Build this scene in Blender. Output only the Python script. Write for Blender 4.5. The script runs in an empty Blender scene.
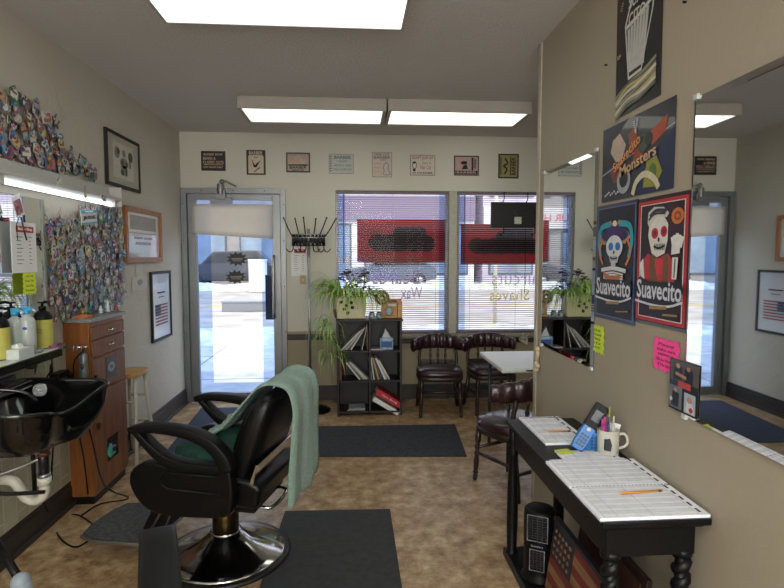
import bpy, bmesh, math, random
from mathutils import Vector, Matrix
PI = math.pi
C = bpy.context.scene.collection
rnd = random.Random(7)

# ------------------------------------------------------------------ camera geometry (room axes: X right, Y towards the street wall, Z up)
F = 545.0
PH = math.atan(38 / F)
TH = math.atan(40 / F * math.cos(PH))
EYE = 1.45
D = 5.45      # street wall
WL = -1.645    # left wall
WR = 1.065     # partition on the right
CL = 2.64     # ceiling
_R = Vector((math.cos(TH), -math.sin(TH), 0))
_F = Vector((math.sin(TH) * math.cos(PH), math.cos(TH) * math.cos(PH), -math.sin(PH)))
_U = Vector((math.sin(TH) * math.sin(PH), math.cos(TH) * math.sin(PH), math.cos(PH)))

def un(x, y, ax, v):
    """the point of the plane (axis ax at v) that is sighted at x, y in the photograph"""
    d = _F + _R * ((x - 392) / F) + _U * ((294 - y) / F)
    o = Vector((0, 0, EYE))
    return o + d * ((v - o[ax]) / d[ax])

# ------------------------------------------------------------------ materials
def lin(h):
    if isinstance(h, str):
        h = h.lstrip('#')
        c = [int(h[i:i + 2], 16) / 255 for i in (0, 2, 4)]
        return tuple(x / 12.92 if x <= .04045 else ((x + .055) / 1.055) ** 2.4 for x in c) + (1,)
    return tuple(h) + (1,) if len(h) == 3 else h

MATS = {}
def mat(name, col, rough=.5, metal=0, var=.12, scale=30, bump=0, bscale=None, col2=None, emit=None, estr=0, alpha=None, trans=0, coat=0, detail=3, lo=.35, hi=.65, sheen=0):
    if name in MATS: return MATS[name]
    m = bpy.data.materials.new(name); m.use_nodes = True
    nt = m.node_tree; N = nt.nodes; L = nt.links
    b = N['Principled BSDF']
    c = lin(col)
    b.inputs['Base Color'].default_value = c
    b.inputs['Roughness'].default_value = rough
    b.inputs['Metallic'].default_value = metal
    if coat: b.inputs['Coat Weight'].default_value = coat
    if sheen: b.inputs['Sheen Weight'].default_value = sheen
    if trans:
        b.inputs['Transmission Weight'].default_value = trans
    if alpha is not None: b.inputs['Alpha'].default_value = alpha
    if emit:
        b.inputs['Emission Color'].default_value = lin(emit); b.inputs['Emission Strength'].default_value = estr
    if var or bump or col2:
        tc = N.new('ShaderNodeTexCoord')
    if var or col2:
        n = N.new('ShaderNodeTexNoise'); n.inputs['Scale'].default_value = scale; n.inputs['Detail'].default_value = detail
        L.new(tc.outputs['Object'], n.inputs['Vector'])
        r = N.new('ShaderNodeValToRGB'); L.new(n.outputs['Fac'], r.inputs['Fac'])
        c2 = lin(col2) if col2 else tuple(x * (1 - var) for x in c[:3]) + (1,)
        r.color_ramp.elements[0].position = lo; r.color_ramp.elements[1].position = hi
        r.color_ramp.elements[0].color = c2; r.color_ramp.elements[1].color = c
        L.new(r.outputs['Color'], b.inputs['Base Color'])
    if bump:
        n2 = N.new('ShaderNodeTexNoise'); n2.inputs['Scale'].default_value = bscale or scale; n2.inputs['Detail'].default_value = 4
        L.new(tc.outputs['Object'], n2.inputs['Vector'])
        bp = N.new('ShaderNodeBump'); bp.inputs['Strength'].default_value = bump; bp.inputs['Distance'].default_value = .01
        L.new(n2.outputs['Fac'], bp.inputs['Height']); L.new(bp.outputs['Normal'], b.inputs['Normal'])
    MATS[name] = m
    return m

def K(h, rough=.5, **k):
    """plain coloured material by its hex value"""
    return mat('colour_%s_%d' % (h.strip('#'), int(rough * 100)), h, rough, **k)

# ------------------------------------------------------------------ mesh builder
class M:
    def __init__(s): s.v = []; s.f = []; s.m = []; s.mats = []; s.sm = []
    def mi(s, mt):
        if mt not in s.mats: s.mats.append(mt)
        return s.mats.index(mt)
    def add(s, vs, fs, mt, smooth=False, T=None):
        k = len(s.v)
        s.v += [tuple(T @ Vector(v)) if T else tuple(v) for v in vs]
        i = s.mi(mt)
        for f in fs: s.f.append([a + k for a in f]); s.m.append(i); s.sm.append(smooth)
        return s
    def box(s, x0, x1, y0, y1, z0, z1, mt, T=None):
        vs = [(x0, y0, z0), (x1, y0, z0), (x1, y1, z0), (x0, y1, z0), (x0, y0, z1), (x1, y0, z1), (x1, y1, z1), (x0, y1, z1)]
        return s.add(vs, [(0, 3, 2, 1), (4, 5, 6, 7), (0, 1, 5, 4), (1, 2, 6, 5), (2, 3, 7, 6), (3, 0, 4, 7)], mt, False, T)
    def prism(s, poly, a0, a1, mt, axis='y', T=None, smooth=False):
        """outline (u,w) extruded along axis: y -> (u,a,w); z -> (u,w,a); x -> (a,u,w)"""
        area = sum(poly[i - 1][0] * poly[i][1] - poly[i][0] * poly[i - 1][1] for i in range(len(poly)))
        if area < 0: poly = poly[::-1]
        mk = {'y': lambda p, a: (p[0], a, p[1]), 'z': lambda p, a: (p[0], p[1], a), 'x': lambda p, a: (a, p[0], p[1])}[axis]
        n = len(poly)
        vs = [mk(p, a0) for p in poly] + [mk(p, a1) for p in poly]
        fs = [list(range(n)), list(range(2 * n - 1, n - 1, -1))] + [(i, i + n, (i + 1) % n + n, (i + 1) % n) for i in range(n)]
        if axis in 'zx': fs = [list(f)[::-1] for f in fs]
        if a0 > a1: fs = [list(f)[::-1] for f in fs]
        return s.add(vs, fs, mt, smooth, T)
    def lathe(s, prof, mt, c=(0, 0, 0), seg=24, T=None, smooth=True, cap=True):
        vs = []; fs = []
        for r, z in prof:
            for k in range(seg):
                a = 2 * PI * k / seg; vs.append((c[0] + r * math.cos(a), c[1] + r * math.sin(a), c[2] + z))
        for i in range(len(prof) - 1):
            for k in range(seg):
                q = (k + 1) % seg
                fs.append((i * seg + k, i * seg + q, (i + 1) * seg + q, (i + 1) * seg + k))
        if cap:
            fs.append(list(range(seg))[::-1]); fs.append([(len(prof) - 1) * seg + k for k in range(seg)])
        return s.add(vs, fs, mt, smooth, T)
    def rod(s, p0, p1, r0, mt, r1=None, seg=10):
        p0 = Vector(p0); p1 = Vector(p1); d = p1 - p0
        T = Matrix.Translation(p0) @ d.to_track_quat('Z', 'Y').to_matrix().to_4x4()
        return s.lathe([(r0, 0), (r0 if r1 is None else r1, d.length)], mt, seg=seg, T=T)
    def turned(s, p0, p1, prof, mt, seg=12):
        """prof: (radius, share of the length)"""
        p0 = Vector(p0); p1 = Vector(p1); d = p1 - p0
        T = Matrix.Translation(p0) @ d.to_track_quat('Z', 'Y').to_matrix().to_4x4()
        return s.lathe([(r, t * d.length) for r, t in prof], mt, seg=seg, T=T)
    def tube(s, pts, r, mt, seg=8, closed=False, smooth_n=0, flat=1.0, cap=True):
        pts = [Vector(p) for p in pts]
        if smooth_n: pts = catmull(pts, smooth_n, closed)
        n = len(pts); rs = r if isinstance(r, (list, tuple)) else [r] * n
        if len(rs) != n: rs = [rs[min(len(rs) - 1, int(i * len(rs) / n))] for i in range(n)]
        up = None; vs = []; fs = []
        for i in range(n):
            t = (pts[(i + 1) % n] - pts[i - 1]) if closed else (pts[min(i + 1, n - 1)] - pts[max(i - 1, 0)])
            t = t.normalized() if t.length > 1e-9 else Vector((0, 0, 1))
            if up is None: up = t.orthogonal().normalized()
            up = (up - t * up.dot(t))
            up = up.normalized() if up.length > 1e-6 else t.orthogonal().normalized()
            sd = t.cross(up)
            for k in range(seg):
                a = 2 * PI * k / seg
                vs.append(pts[i] + up * (math.cos(a) * rs[i]) + sd * (math.sin(a) * rs[i] * flat))
        for i in range(n if closed else n - 1):
            j = (i + 1) % n
            for k in range(seg):
                q = (k + 1) % seg
                fs.append((i * seg + k, i * seg + q, j * seg + q, j * seg + k))
        if not closed and cap:
            fs.append(list(range(seg))[::-1]); fs.append([(n - 1) * seg + k for k in range(seg)])
        return s.add(vs, fs, mt, True)
    def band(s, path, wid, thick, mt, closed=False, smooth_n=0, y0=0, T=None, seg=12, ex=.5):
        """superelliptic bar swept along an outline in x-z at y0; wid across (y), thick in the plane"""
        pts = [Vector((p[0], 0, p[1])) for p in path]
        if smooth_n: pts = catmull(pts, smooth_n, closed)
        n = len(pts); vs = []; fs = []
        th = thick if callable(thick) else (lambda u: thick)
        for i in range(n):
            t = (pts[(i + 1) % n] - pts[i - 1]) if closed else (pts[min(i + 1, n - 1)] - pts[max(i - 1, 0)])
            t.normalize(); nn = Vector((-t.z, 0, t.x)); h = th(i / max(1, n - 1)) / 2
            for k in range(seg):
                a = 2 * PI * k / seg; ca, sa = math.cos(a), math.sin(a)
                cu = math.copysign(abs(ca) ** ex, ca); su = math.copysign(abs(sa) ** ex, sa)
                vs.append(pts[i] + nn * (h * cu) + Vector((0, y0 + su * wid / 2, 0)))
        for i in range(n if closed else n - 1):
            j = (i + 1) % n
            for k in range(seg):
                q = (k + 1) % seg
                fs.append((i * seg + k, j * seg + k, j * seg + q, i * seg + q))
        if not closed:
            fs.append(list(range(seg))); fs.append([(n - 1) * seg + k for k in range(seg)][::-1])
        return s.add(vs, fs, mt, True, T)
    def loft(s, rings, mt, cap0=True, cap1=True, smooth=True, T=None, closed=False):
        n = len(rings[0]); vs = [p for r in rings for p in r]; fs = []
        for i in range(len(rings) - (0 if closed else 1)):
            j = (i + 1) % len(rings)
            for k in range(n):
                q = (k + 1) % n; fs.append((i * n + k, i * n + q, j * n + q, j * n + k))
        if cap0 and not closed: fs.append(list(range(n))[::-1])
        if cap1 and not closed: fs.append([(len(rings) - 1) * n + k for k in range(n)])
        return s.add(vs, fs, mt, smooth, T)
    def ball(s, c, r, mt, seg=12, rings=8, sc=(1, 1, 1), T=None):
        prof = [(max(1e-4, r * math.sin(PI * i / rings)), -r * math.cos(PI * i / rings)) for i in range(rings + 1)]
        TT = Matrix.Translation(c) @ Matrix.Diagonal((*sc, 1))
        return s.lathe(prof, mt, seg=seg, T=(T @ TT) if T else TT)
    def text(s, body, cx, cz, w, h, mt, y=-.002, T=None, mirror=False, thick=.001, bold=False):
        """letters standing in the local x-z plane facing -y, fitted into w x h"""
        cu = bpy.data.curves.new('t', 'FONT'); cu.body = body; cu.resolution_u = 2; cu.extrude = thick
        if bold: cu.offset = .02
        o = bpy.data.objects.new('t', cu); C.objects.link(o)
        bpy.context.view_layer.update()
        me = bpy.data.meshes.new_from_object(o.evaluated_get(bpy.context.evaluated_depsgraph_get()))
        xs = [v.co.x for v in me.vertices]; ys = [v.co.y for v in me.vertices]
        if xs:
            x0, x1, y0, y1 = min(xs), max(xs), min(ys), max(ys)
            kx = w / max(1e-6, x1 - x0); kz = h / max(1e-6, y1 - y0)
            if mirror: kx = -kx
            vs = [((v.co.x - (x0 + x1) / 2) * kx + cx, y - (v.co.z + thick) * (1 if thick else 1), (v.co.y - (y0 + y1) / 2) * kz + cz) for v in me.vertices]
            fs = [list(p.vertices)[::-1] if mirror else list(p.vertices) for p in me.polygons]
            s.add(vs, fs, mt, False, T)
        bpy.data.objects.remove(o); bpy.data.curves.remove(cu); bpy.data.meshes.remove(me)
        return s
    def build(s, name, parent=None, bevel=0, bseg=2, sub=0, solid=0, loc=None, rot=None, autos=True):
        me = bpy.data.meshes.new(name)
        me.from_pydata([tuple(v) for v in s.v], [], s.f)
        for mt in s.mats: me.materials.append(mt)
        for p, i, sm in zip(me.polygons, s.m, s.sm): p.material_index = i; p.use_smooth = sm or bool(bevel)
        me.update()
        o = bpy.data.objects.new(name, me); C.objects.link(o)
        if parent: o.parent = parent
        if loc is not None: o.location = loc
        if rot is not None: o.rotation_euler = rot
        if solid:
            q = o.modifiers.new('s', 'SOLIDIFY'); q.thickness = solid; q.offset = 0
        if bevel:
            q = o.modifiers.new('b', 'BEVEL'); q.width = bevel; q.segments = bseg; q.limit_method = 'ANGLE'; q.angle_limit = math.radians(40)
            q.harden_normals = True
        if sub:
            q = o.modifiers.new('u', 'SUBSURF'); q.levels = sub; q.render_levels = sub
        return o

def catmull(P, n, closed=False):
    out = []; m = len(P)
    for i in range(m if closed else m - 1):
        p0 = P[i - 1] if (closed or i > 0) else P[0] * 2 - P[1]
        p1 = P[i]; p2 = P[(i + 1) % m]
        p3 = P[(i + 2) % m] if (closed or i + 2 < m) else p2 * 2 - p1
        for k in range(n):
            t = k / n
            out.append(.5 * ((2 * p1) + (p2 - p0) * t + (2 * p0 - 5 * p1 + 4 * p2 - p3) * t * t + (3 * p1 - p0 - 3 * p2 + p3) * t ** 3))
    if not closed: out.append(P[-1].copy())
    return out

def tag(o, label, cat, group=None, kind=None):
    if label: o['label'] = label
    if cat: o['category'] = cat
    if group: o['group'] = group
    if kind: o['kind'] = kind
    return o
def thing(name, label, cat, loc=(0, 0, 0), rz=0, group=None):
    o = bpy.data.objects.new(name, None); C.objects.link(o)
    o.location = loc; o.rotation_euler = (0, 0, rz); o.empty_display_size = .05
    return tag(o, label, cat, group)
def struct(o):
    o['kind'] = 'structure'; return o
def dup(root, loc, rz=0, label=None, group=None):
    r = root.copy(); C.objects.link(r); r.location = loc; r.rotation_euler = (0, 0, rz)
    if label: r['label'] = label
    if group: r['group'] = group
    for ch in list(root.children):
        c = ch.copy(); C.objects.link(c); c.parent = r
        for g in list(ch.children):
            d = g.copy(); C.objects.link(d); d.parent = c
    return r

def translucent(name, col, f=.5):
    m = bpy.data.materials.new(name); m.use_nodes = True; N = m.node_tree.nodes; L = m.node_tree.links; b = N['Principled BSDF']
    tc = N.new('ShaderNodeTexCoord'); n = N.new('ShaderNodeTexNoise'); n.inputs['Scale'].default_value = 12; L.new(tc.outputs['Object'], n.inputs['Vector'])
    r = N.new('ShaderNodeValToRGB'); c = lin(col); r.color_ramp.elements[0].color = tuple(x * .92 for x in c[:3]) + (1,); r.color_ramp.elements[1].color = c
    L.new(n.outputs['Fac'], r.inputs['Fac']); L.new(r.outputs['Color'], b.inputs['Base Color']); b.inputs['Roughness'].default_value = .8
    t = N.new('ShaderNodeBsdfTranslucent'); L.new(r.outputs['Color'], t.inputs['Color']); mx = N.new('ShaderNodeMixShader'); mx.inputs[0].default_value = f
    L.new(b.outputs[0], mx.inputs[1]); L.new(t.outputs[0], mx.inputs[2]); L.new(mx.outputs[0], N['Material Output'].inputs[0]); return m
# ------------------------------------------------------------------ common materials
MW_BACK = None
black_gloss = mat('black_gloss', '#0b0b0c', .16, var=0, coat=.4)
black_vinyl = mat('black_vinyl', '#08080a', .32, var=.2, scale=12, bump=.15, bscale=160)
black_plastic = mat('black_plastic', '#0c0c0d', .45, var=.1)
black_paint = mat('black_paint', '#0d0d0f', .38, var=.25, scale=14, bump=.1, bscale=60)
chrome = mat('chrome', '#c9c9c9', .12, 1, var=.06, scale=6)
steel = mat('brushed_steel', '#a9abac', .38, 1, var=.1, scale=20)
brass = mat('aged_brass', '#6b5730', .3, 1, var=.3, scale=10)
for m_, v_ in ((black_plastic, .2), (black_paint, .25), (black_vinyl, .3)): m_.node_tree.nodes['Principled BSDF'].inputs['Specular IOR Level'].default_value = v_
white_paint = mat('white_paint', '#e6e3da', .5, var=.06)
white_plastic = mat('white_plastic', '#dcdcda', .4, var=.05)
paper = mat('white_paper', '#e3e3e4', .8, var=.05, scale=8)
ink = K('#23242a', .8, var=0)
wood_orange = None
def wood(name, a, b, rough=.45, axis=2, sc=3.0, stretch=12):
    if name in MATS: return MATS[name]
    m = bpy.data.materials.new(name); m.use_nodes = True; N = m.node_tree.nodes; L = m.node_tree.links
    bs = N['Principled BSDF']; bs.inputs['Roughness'].default_value = rough
    tc = N.new('ShaderNodeTexCoord'); mp = N.new('ShaderNodeMapping'); L.new(tc.outputs['Object'], mp.inputs['Vector'])
    s = [stretch, stretch, stretch]; s[axis] = 1
    mp.inputs['Scale'].default_value = s
    n = N.new('ShaderNodeTexNoise'); n.inputs['Scale'].default_value = sc; n.inputs['Detail'].default_value = 6; n.inputs['Distortion'].default_value = .6
    L.new(mp.outputs['Vector'], n.inputs['Vector'])
    r = N.new('ShaderNodeValToRGB'); r.color_ramp.elements[0].position = .3; r.color_ramp.elements[1].position = .7
    r.color_ramp.elements[0].color = lin(b); r.color_ramp.elements[1].color = lin(a)
    L.new(n.outputs['Fac'], r.inputs['Fac']); L.new(r.outputs['Color'], bs.inputs['Base Color'])
    MATS[name] = m; return m
oak = wood('orange_oak', '#92592a', '#6a3d1b', .35)
dark_wood = wood('dark_walnut', '#2b1c16', '#190f0c', .4)
espresso = wood('espresso_board', '#1c1312', '#110b0a', .5)
light_wood = wood('pale_pine', '#c99b5f', '#ad7f45', .45, axis=0)
frame_wood = wood('golden_frame_wood', '#a8703f', '#8a5528', .4)
burgundy = mat('burgundy_leather', '#2e151c', .3, var=.35, scale=8, bump=.1, bscale=120, coat=.2)

def rect_on(side, tl, br, v=None):
    """place (x, y, z), rotation, width, height of an upright rectangle on a wall from two opposite corners as sighted"""
    if side == 'back':
        v = D if v is None else v
        a = un(*tl, 1, v); b = un(*br, 1, v)
        return Vector(((a.x + b.x) / 2, v, (a.z + b.z) / 2)), 0, b.x - a.x, a.z - b.z
    if side == 'left':
        v = WL if v is None else v
        a = un(*tl, 0, v); b = un(*br, 0, v)
        return Vector((v, (a.y + b.y) / 2, (a.z + b.z) / 2)), PI / 2, b.y - a.y, a.z - b.z
    v = WR if v is None else v
    a = un(*tl, 0, v); b = un(*br, 0, v)
    return Vector((v, (a.y + b.y) / 2, (a.z + b.z) / 2)), -PI / 2, a.y - b.y, a.z - b.z
# ------------------------------------------------------------------ the room
def wallmat(name, c, c2=None, zsplit=None, clow=None, bump=.25, bscale=9, crack=False):
    m = bpy.data.materials.new(name); m.use_nodes = True; N = m.node_tree.nodes; L = m.node_tree.links
    b = N['Principled BSDF']; b.inputs['Roughness'].default_value = .62
    tc = N.new('ShaderNodeTexCoord')
    n = N.new('ShaderNodeTexNoise'); n.inputs['Scale'].default_value = 1.3; n.inputs['Detail'].default_value = 5
    L.new(tc.outputs['Object'], n.inputs['Vector'])
    r = N.new('ShaderNodeValToRGB'); r.color_ramp.elements[0].position = .3; r.color_ramp.elements[1].position = .7
    cc = lin(c); r.color_ramp.elements[0].color = lin(c2) if c2 else tuple(x * .93 for x in cc[:3]) + (1,); r.color_ramp.elements[1].color = cc
    L.new(n.outputs['Fac'], r.inputs['Fac'])
    out = r.outputs['Color']
    if zsplit is not None:
        sp = N.new('ShaderNodeSeparateXYZ'); L.new(tc.outputs['Object'], sp.inputs[0])
        lt = N.new('ShaderNodeMath'); lt.operation = 'LESS_THAN'; lt.inputs[1].default_value = zsplit; L.new(sp.outputs['Z'], lt.inputs[0])
        mx = N.new('ShaderNodeMix'); mx.data_type = 'RGBA'; L.new(lt.outputs[0], mx.inputs['Factor'])
        L.new(out, mx.inputs['A']); mx.inputs['B'].default_value = lin(clow); out = mx.outputs['Result']
    L.new(out, b.inputs['Base Color'])
    n2 = N.new('ShaderNodeTexNoise'); n2.inputs['Scale'].default_value = bscale; n2.inputs['Detail'].default_value = 7; n2.inputs['Roughness'].default_value = .65
    n2.inputs['Distortion'].default_value = 1.2 if crack else 0
    L.new(tc.outputs['Object'], n2.inputs['Vector'])
    bp = N.new('ShaderNodeBump'); bp.inputs['Strength'].default_value = bump; bp.inputs['Distance'].default_value = .012
    L.new(n2.outputs['Fac'], bp.inputs['Height']); L.new(bp.outputs['Normal'], b.inputs['Normal'])
    return m
m_back = wallmat('cream_wall_paint', '#cbc9bc', zsplit=.70, clow='#968b72', bump=.06)
m_left = wallmat('grey_plaster', '#c4bfb2', bump=.8, bscale=4.2, crack=True)
m_part = wallmat('greige_partition_paint', '#a09684', bump=.1, bscale=40)
m_ceil = wallmat('popcorn_ceiling_paint', '#cdc9c5', bump=.9, bscale=70)

def floormat():
    m = bpy.data.materials.new('mottled_vinyl_floor'); m.use_nodes = True; N = m.node_tree.nodes; L = m.node_tree.links
    b = N['Principled BSDF']; b.inputs['Roughness'].default_value = .42
    tc = N.new('ShaderNodeTexCoord')
    cols = None
    n = N.new('ShaderNodeTexNoise'); n.inputs['Scale'].default_value = 10; n.inputs['Detail'].default_value = 9; n.inputs['Roughness'].default_value = .72
    L.new(tc.outputs['Object'], n.inputs['Vector'])
    r = N.new('ShaderNodeValToRGB'); e = r.color_ramp.elements
    e[0].position = .33; e[0].color = lin('#6a5138'); e[1].position = .66; e[1].color = lin('#c4ae8c')
    q = e.new(.46); q.color = lin('#967855'); q = e.new(.55); q.color = lin('#ab9170')
    L.new(n.outputs['Fac'], r.inputs['Fac']); L.new(r.outputs['Color'], b.inputs['Base Color'])
    n2 = N.new('ShaderNodeTexNoise'); n2.inputs['Scale'].default_value = 40; L.new(tc.outputs['Object'], n2.inputs['Vector'])
    bp = N.new('ShaderNodeBump'); bp.inputs['Strength'].default_value = .08; L.new(n2.outputs['Fac'], bp.inputs['Height']); L.new(bp.outputs['Normal'], b.inputs['Normal'])
    return m
RX = 2.75; RY = -2.6
m_dark_trim = mat('dark_brown_trim', '#2c2725', .45, var=.15)
struct(M().box(WL, RX, RY, D, -.06, 0, floormat()).build('floor'))
struct(M().box(WL, RX, RY, D, CL, CL + .06, m_ceil).build('ceiling'))
struct(M().box(WL - .1, WL, RY, D + .12, -.06, CL + .06, m_left).build('wall_left'))
struct(M().box(WL - .1, RX + .1, RY - .1, RY, -.06, CL + .06, wallmat('rear_wall_paint', '#d8d5cc')).build('wall_rear'))
struct(M().box(RX, RX + .1, RY, D + .12, -.06, CL + .06, m_back).build('wall_right'))
PE = 3.09     # where the partition ends
struct(M().box(WR, WR + .11, RY, PE, 0, CL, m_part).build('wall_partition'))
struct(M().box(WR - .006, WR, PE - .035, PE, 0, CL, mat('corner_bead', '#b5a998', .5)).box(WR - .006, WR + .11, PE, PE + .006, 0, CL, mat('corner_bead', '#b5a998', .5)).build('trim_1'))
# street wall with its door and window openings
dx0 = un(184, 300, 1, D).x; dx1 = un(287, 300, 1, D).x; dz1 = un(235, 188.5, 1, D).z
wx0 = un(335.5, 250, 1, D).x; wx1 = 2.28; wz0 = un(430, 333.5, 1, D).z; wz1 = un(430, 191, 1, D).z
T2 = D + .12
struct(M().box(WL, dx0, D, T2, 0, CL, m_back).box(dx0, dx1, D, T2, dz1, CL, m_back).box(dx1, wx0, D, T2, 0, CL, m_back)
       .box(wx0, wx1, D, T2, 0, wz0, m_back).box(wx0, wx1, D, T2, wz1, CL, m_back).box(wx1, RX, D, T2, 0, CL, m_back).build('wall_back'))
# chair rail, sill and baseboards
rz1 = un(311, 334, 1, D).z; rz0 = un(311, 339.5, 1, D).z
struct(M().box(dx1, wx0 - .01, D - .02, D, rz0, rz1, m_dark_trim).box(wx0 - .01, RX, D - .022, D, rz0 - .05, rz1 - .06, m_dark_trim).build('trim_2', bevel=.004))
struct(M().box(wx0 - .03, wx1 + .03, D - .06, D + .03, wz0 - .035, wz0 - .001, mat('sill_paint', '#8d8775', .5)).build('trim_3', bevel=.004))
def baseboard(nm, x0, x1, y0, y1):
    a = M().box(x0, x1, y0, y1, 0, .15, m_dark_trim); return struct(a.build('baseboard_' + nm, bevel=.006))
baseboard('back', dx1 + .01, RX, D - .02, D)
b_ = M().box(WL, WL + .018, RY, D - .01, 0, .12, m_dark_trim).box(WL, WL + .012, RY, D - .01, .12, .15, m_dark_trim).box(WL, WL + .03, RY, D - .01, 0, .03, m_dark_trim)
struct(b_.build('baseboard_left', bevel=.003))

# ------------------------------------------------------------------ door
alu = mat('grey_aluminium', '#8d9092', .42, .7, var=.1, scale=5)
glass_clear = None
def glassmat(name, tint, gl=.06):
    m = bpy.data.materials.new(name); m.use_nodes = True; N = m.node_tree.nodes; L = m.node_tree.links
    N.remove(N['Principled BSDF']); t = N.new('ShaderNodeBsdfTransparent'); t.inputs[0].default_value = lin(tint)
    g = N.new('ShaderNodeBsdfGlossy'); g.inputs['Roughness'].default_value = .03
    fr = N.new('ShaderNodeFresnel'); fr.inputs[0].default_value = 1.45
    mx = N.new('ShaderNodeMixShader'); mu = N.new('ShaderNodeMath'); mu.operation = 'MULTIPLY'; mu.inputs[1].default_value = .3; L.new(fr.outputs[0], mu.inputs[0]); L.new(mu.outputs[0], mx.inputs[0]); L.new(t.outputs[0], mx.inputs[1]); L.new(g.outputs[0], mx.inputs[2])
    L.new(mx.outputs[0], N['Material Output'].inputs[0]); return m
g_clear = glassmat('clear_glass', '#fbfcff'); g_blue = glassmat('blue_film_glass', '#b3c8ec')
dw = dx1 - dx0; dh = dz1
door = struct(thing('door_1', 'grey aluminium street door with full height glass', 'door', ((dx0 + dx1) / 2, D, 0)))
h = dw / 2
m = M().box(-h, -h + .05, -.03, .1, 0, dh, alu).box(h - .05, h, -.03, .1, 0, dh, alu).box(-h + .05, h - .05, -.03, .1, dh - .05, dh, alu).box(-h + .05, h - .05, 0, .1, 0, .015, alu)
for z in (.25, .7, 1.15, 1.6, 1.95):
    for sx in (-1, 1): m.ball((sx * (h - .02), -.032, z), .007, K('#5b5d60', .4), 8, 5)
for x in (-.3, 0, .3): m.ball((x, -.032, dh - .025), .007, K('#5b5d60', .4), 8, 5)
m.build('door_frame', door, bevel=.003)
i0 = un(198, 300, 1, D).x - (dx0 + dx1) / 2; i1 = un(273.5, 300, 1, D).x - (dx0 + dx1) / 2
gz0 = .09; gz1 = un(235, 200, 1, D).z
m = M().box(-h + .055, i0, 0, .05, .018, dh - .055, alu).box(i1, h - .055, 0, .05, .018, dh - .055, alu).box(i0, i1, 0, .05, .018, gz0, alu).box(i0, i1, 0, .05, gz1, dh - .055, alu)
leaf = m.build('door_leaf', door, bevel=.004)
cxa = un(211.5, 300, 1, D).x - (dx0 + dx1) / 2; cxb = un(262, 300, 1, D).x - (dx0 + dx1) / 2; cza = un(235, 383, 1, D).z; czb = un(235, 205, 1, D).z
gm = M()
for a in ((i0, cxa, gz0, gz1), (cxb, i1, gz0, gz1), (cxa, cxb, gz0, cza), (cxa, cxb, czb, gz1)): gm.add([(a[0], .025, a[2]), (a[1], .025, a[2]), (a[1], .025, a[3]), (a[0], .025, a[3])], [(0, 1, 2, 3)], g_blue)
gm.add([(cxa, .025, cza), (cxb, .025, cza), (cxb, .025, czb), (cxa, .025, czb)], [(0, 1, 2, 3)], g_clear)
pane = gm.build('glass_pane', door); pane['label'] = 'glass with bluish film around a clear middle'
# handle, closer, hinges
hx = un(274.5, 300, 1, D).x - (dx0 + dx1) / 2; hz1 = un(274, 254, 1, D).z; hz0 = un(274, 319, 1, D).z
M().tube([(hx, 0, hz1 - .02), (hx, -.05, hz1 - .02), (hx, -.055, hz1 - .06), (hx, -.055, hz0 + .06), (hx, -.05, hz0 + .02), (hx, 0, hz0 + .02)], .013, steel).build('pull_handle', door)
px0 = un(265, 300, 1, D).x - (dx0 + dx1) / 2
M().box(px0, i1 + .01, .028, .04, un(268, 320, 1, D).z, un(268, 275, 1, D).z, K('#6e6060', .6)).build('push_plate', door, bevel=.003)
M().box(i0 - .05, i0 - .035, -.012, 0, .25, .36, alu).box(i0 - .05, i0 - .035, -.012, 0, 1.75, 1.86, alu).build('hinge', door, bevel=.002)
cz = un(218, 193, 1, D).z; cx = un(222, 193, 1, D).x - (dx0 + dx1) / 2
m = M().box(cx - .1, cx + .1, -.06, 0, un(218, 204, 1, D).z, un(218, 198, 1, D).z, alu).box(cx - .045, cx + .045, -.075, 0, un(218, 200, 1, D).z, cz + .02, alu)
m.lathe([(.03, -.05), (.033, -.03), (.033, .03), (.03, .05)], alu, c=(cx, -.06, cz + .03), seg=14)
m.tube([(cx, -.06, cz + .08), (cx + .06, -.1, cz + .1), (cx + .15, -.05, cz + .055)], .009, alu).ball((cx + .02, -.08, cz + .1), .022, alu)
m.build('door_closer', door, bevel=.003)
# white cover taped over the top of the glass
sx0 = un(192.5, 220, 1, D).x; sx1 = un(273, 220, 1, D).x; sz1 = un(235, 204.5, 1, D).z; sz0a = un(195, 234, 1, D).z; sz0b = un(272, 239, 1, D).z
vs = []; fs = []
nx = 16; nz = 6
for j in range(nz + 1):
    for i in range(nx + 1):
        u = i / nx; w = j / nz; zb = sz0a + (sz0b - sz0a) * u
        vs.append((sx0 + (sx1 - sx0) * u, -.012 - .008 * math.sin(u * 9 + w * 2) * (1 - w) - .02 * (1 - w) * (u > .55) * (u - .55), zb + (sz1 - zb) * w))
for j in range(nz):
    for i in range(nx):
        a = j * (nx + 1) + i; fs.append((a, a + 1, a + nx + 2, a + nx + 1))
c_ = M().add(vs, fs, translucent('off_white_cloth', '#e6e0d8', .45), True).build('cloth_cover', None, solid=.004, loc=(0, D - .012, 0))
tag(c_, 'off-white cloth cover hanging over the top of the door glass', 'cloth')
# starburst stickers on the door glass
def star(cx, cz, rx, rz, n=11, k=.7):
    return [(cx + rx * math.cos(PI * i / n) * (1 if i % 2 == 0 else k), cz + rz * math.sin(PI * i / n) * (1 if i % 2 == 0 else k)) for i in range(2 * n)]
for (px, py, lb, tx) in ((237, 259, 'black starburst sticker on the door glass, the upper of two', 'SAVE'), (236, 277, 'black starburst sticker on the door glass, the lower of two', 'OPEN')):
    p = un(px, py, 1, D + .02)
    t = thing('window_sticker', lb, 'sticker', (p.x, D + .018, p.z), 0, None)
    M().prism(star(0, 0, .105, .074, 11, .66), -.001, .001, K('#2a2a2e', .5)).build('sticker_face', t)
    M().box(-.055, .055, -.003, -.0012, -.006, .01, K('#8f8a83', .5)).box(-.045, .045, -.003, -.0012, -.022, -.014, K('#8f8a83', .5)).build('printed_bars', t)

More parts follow.
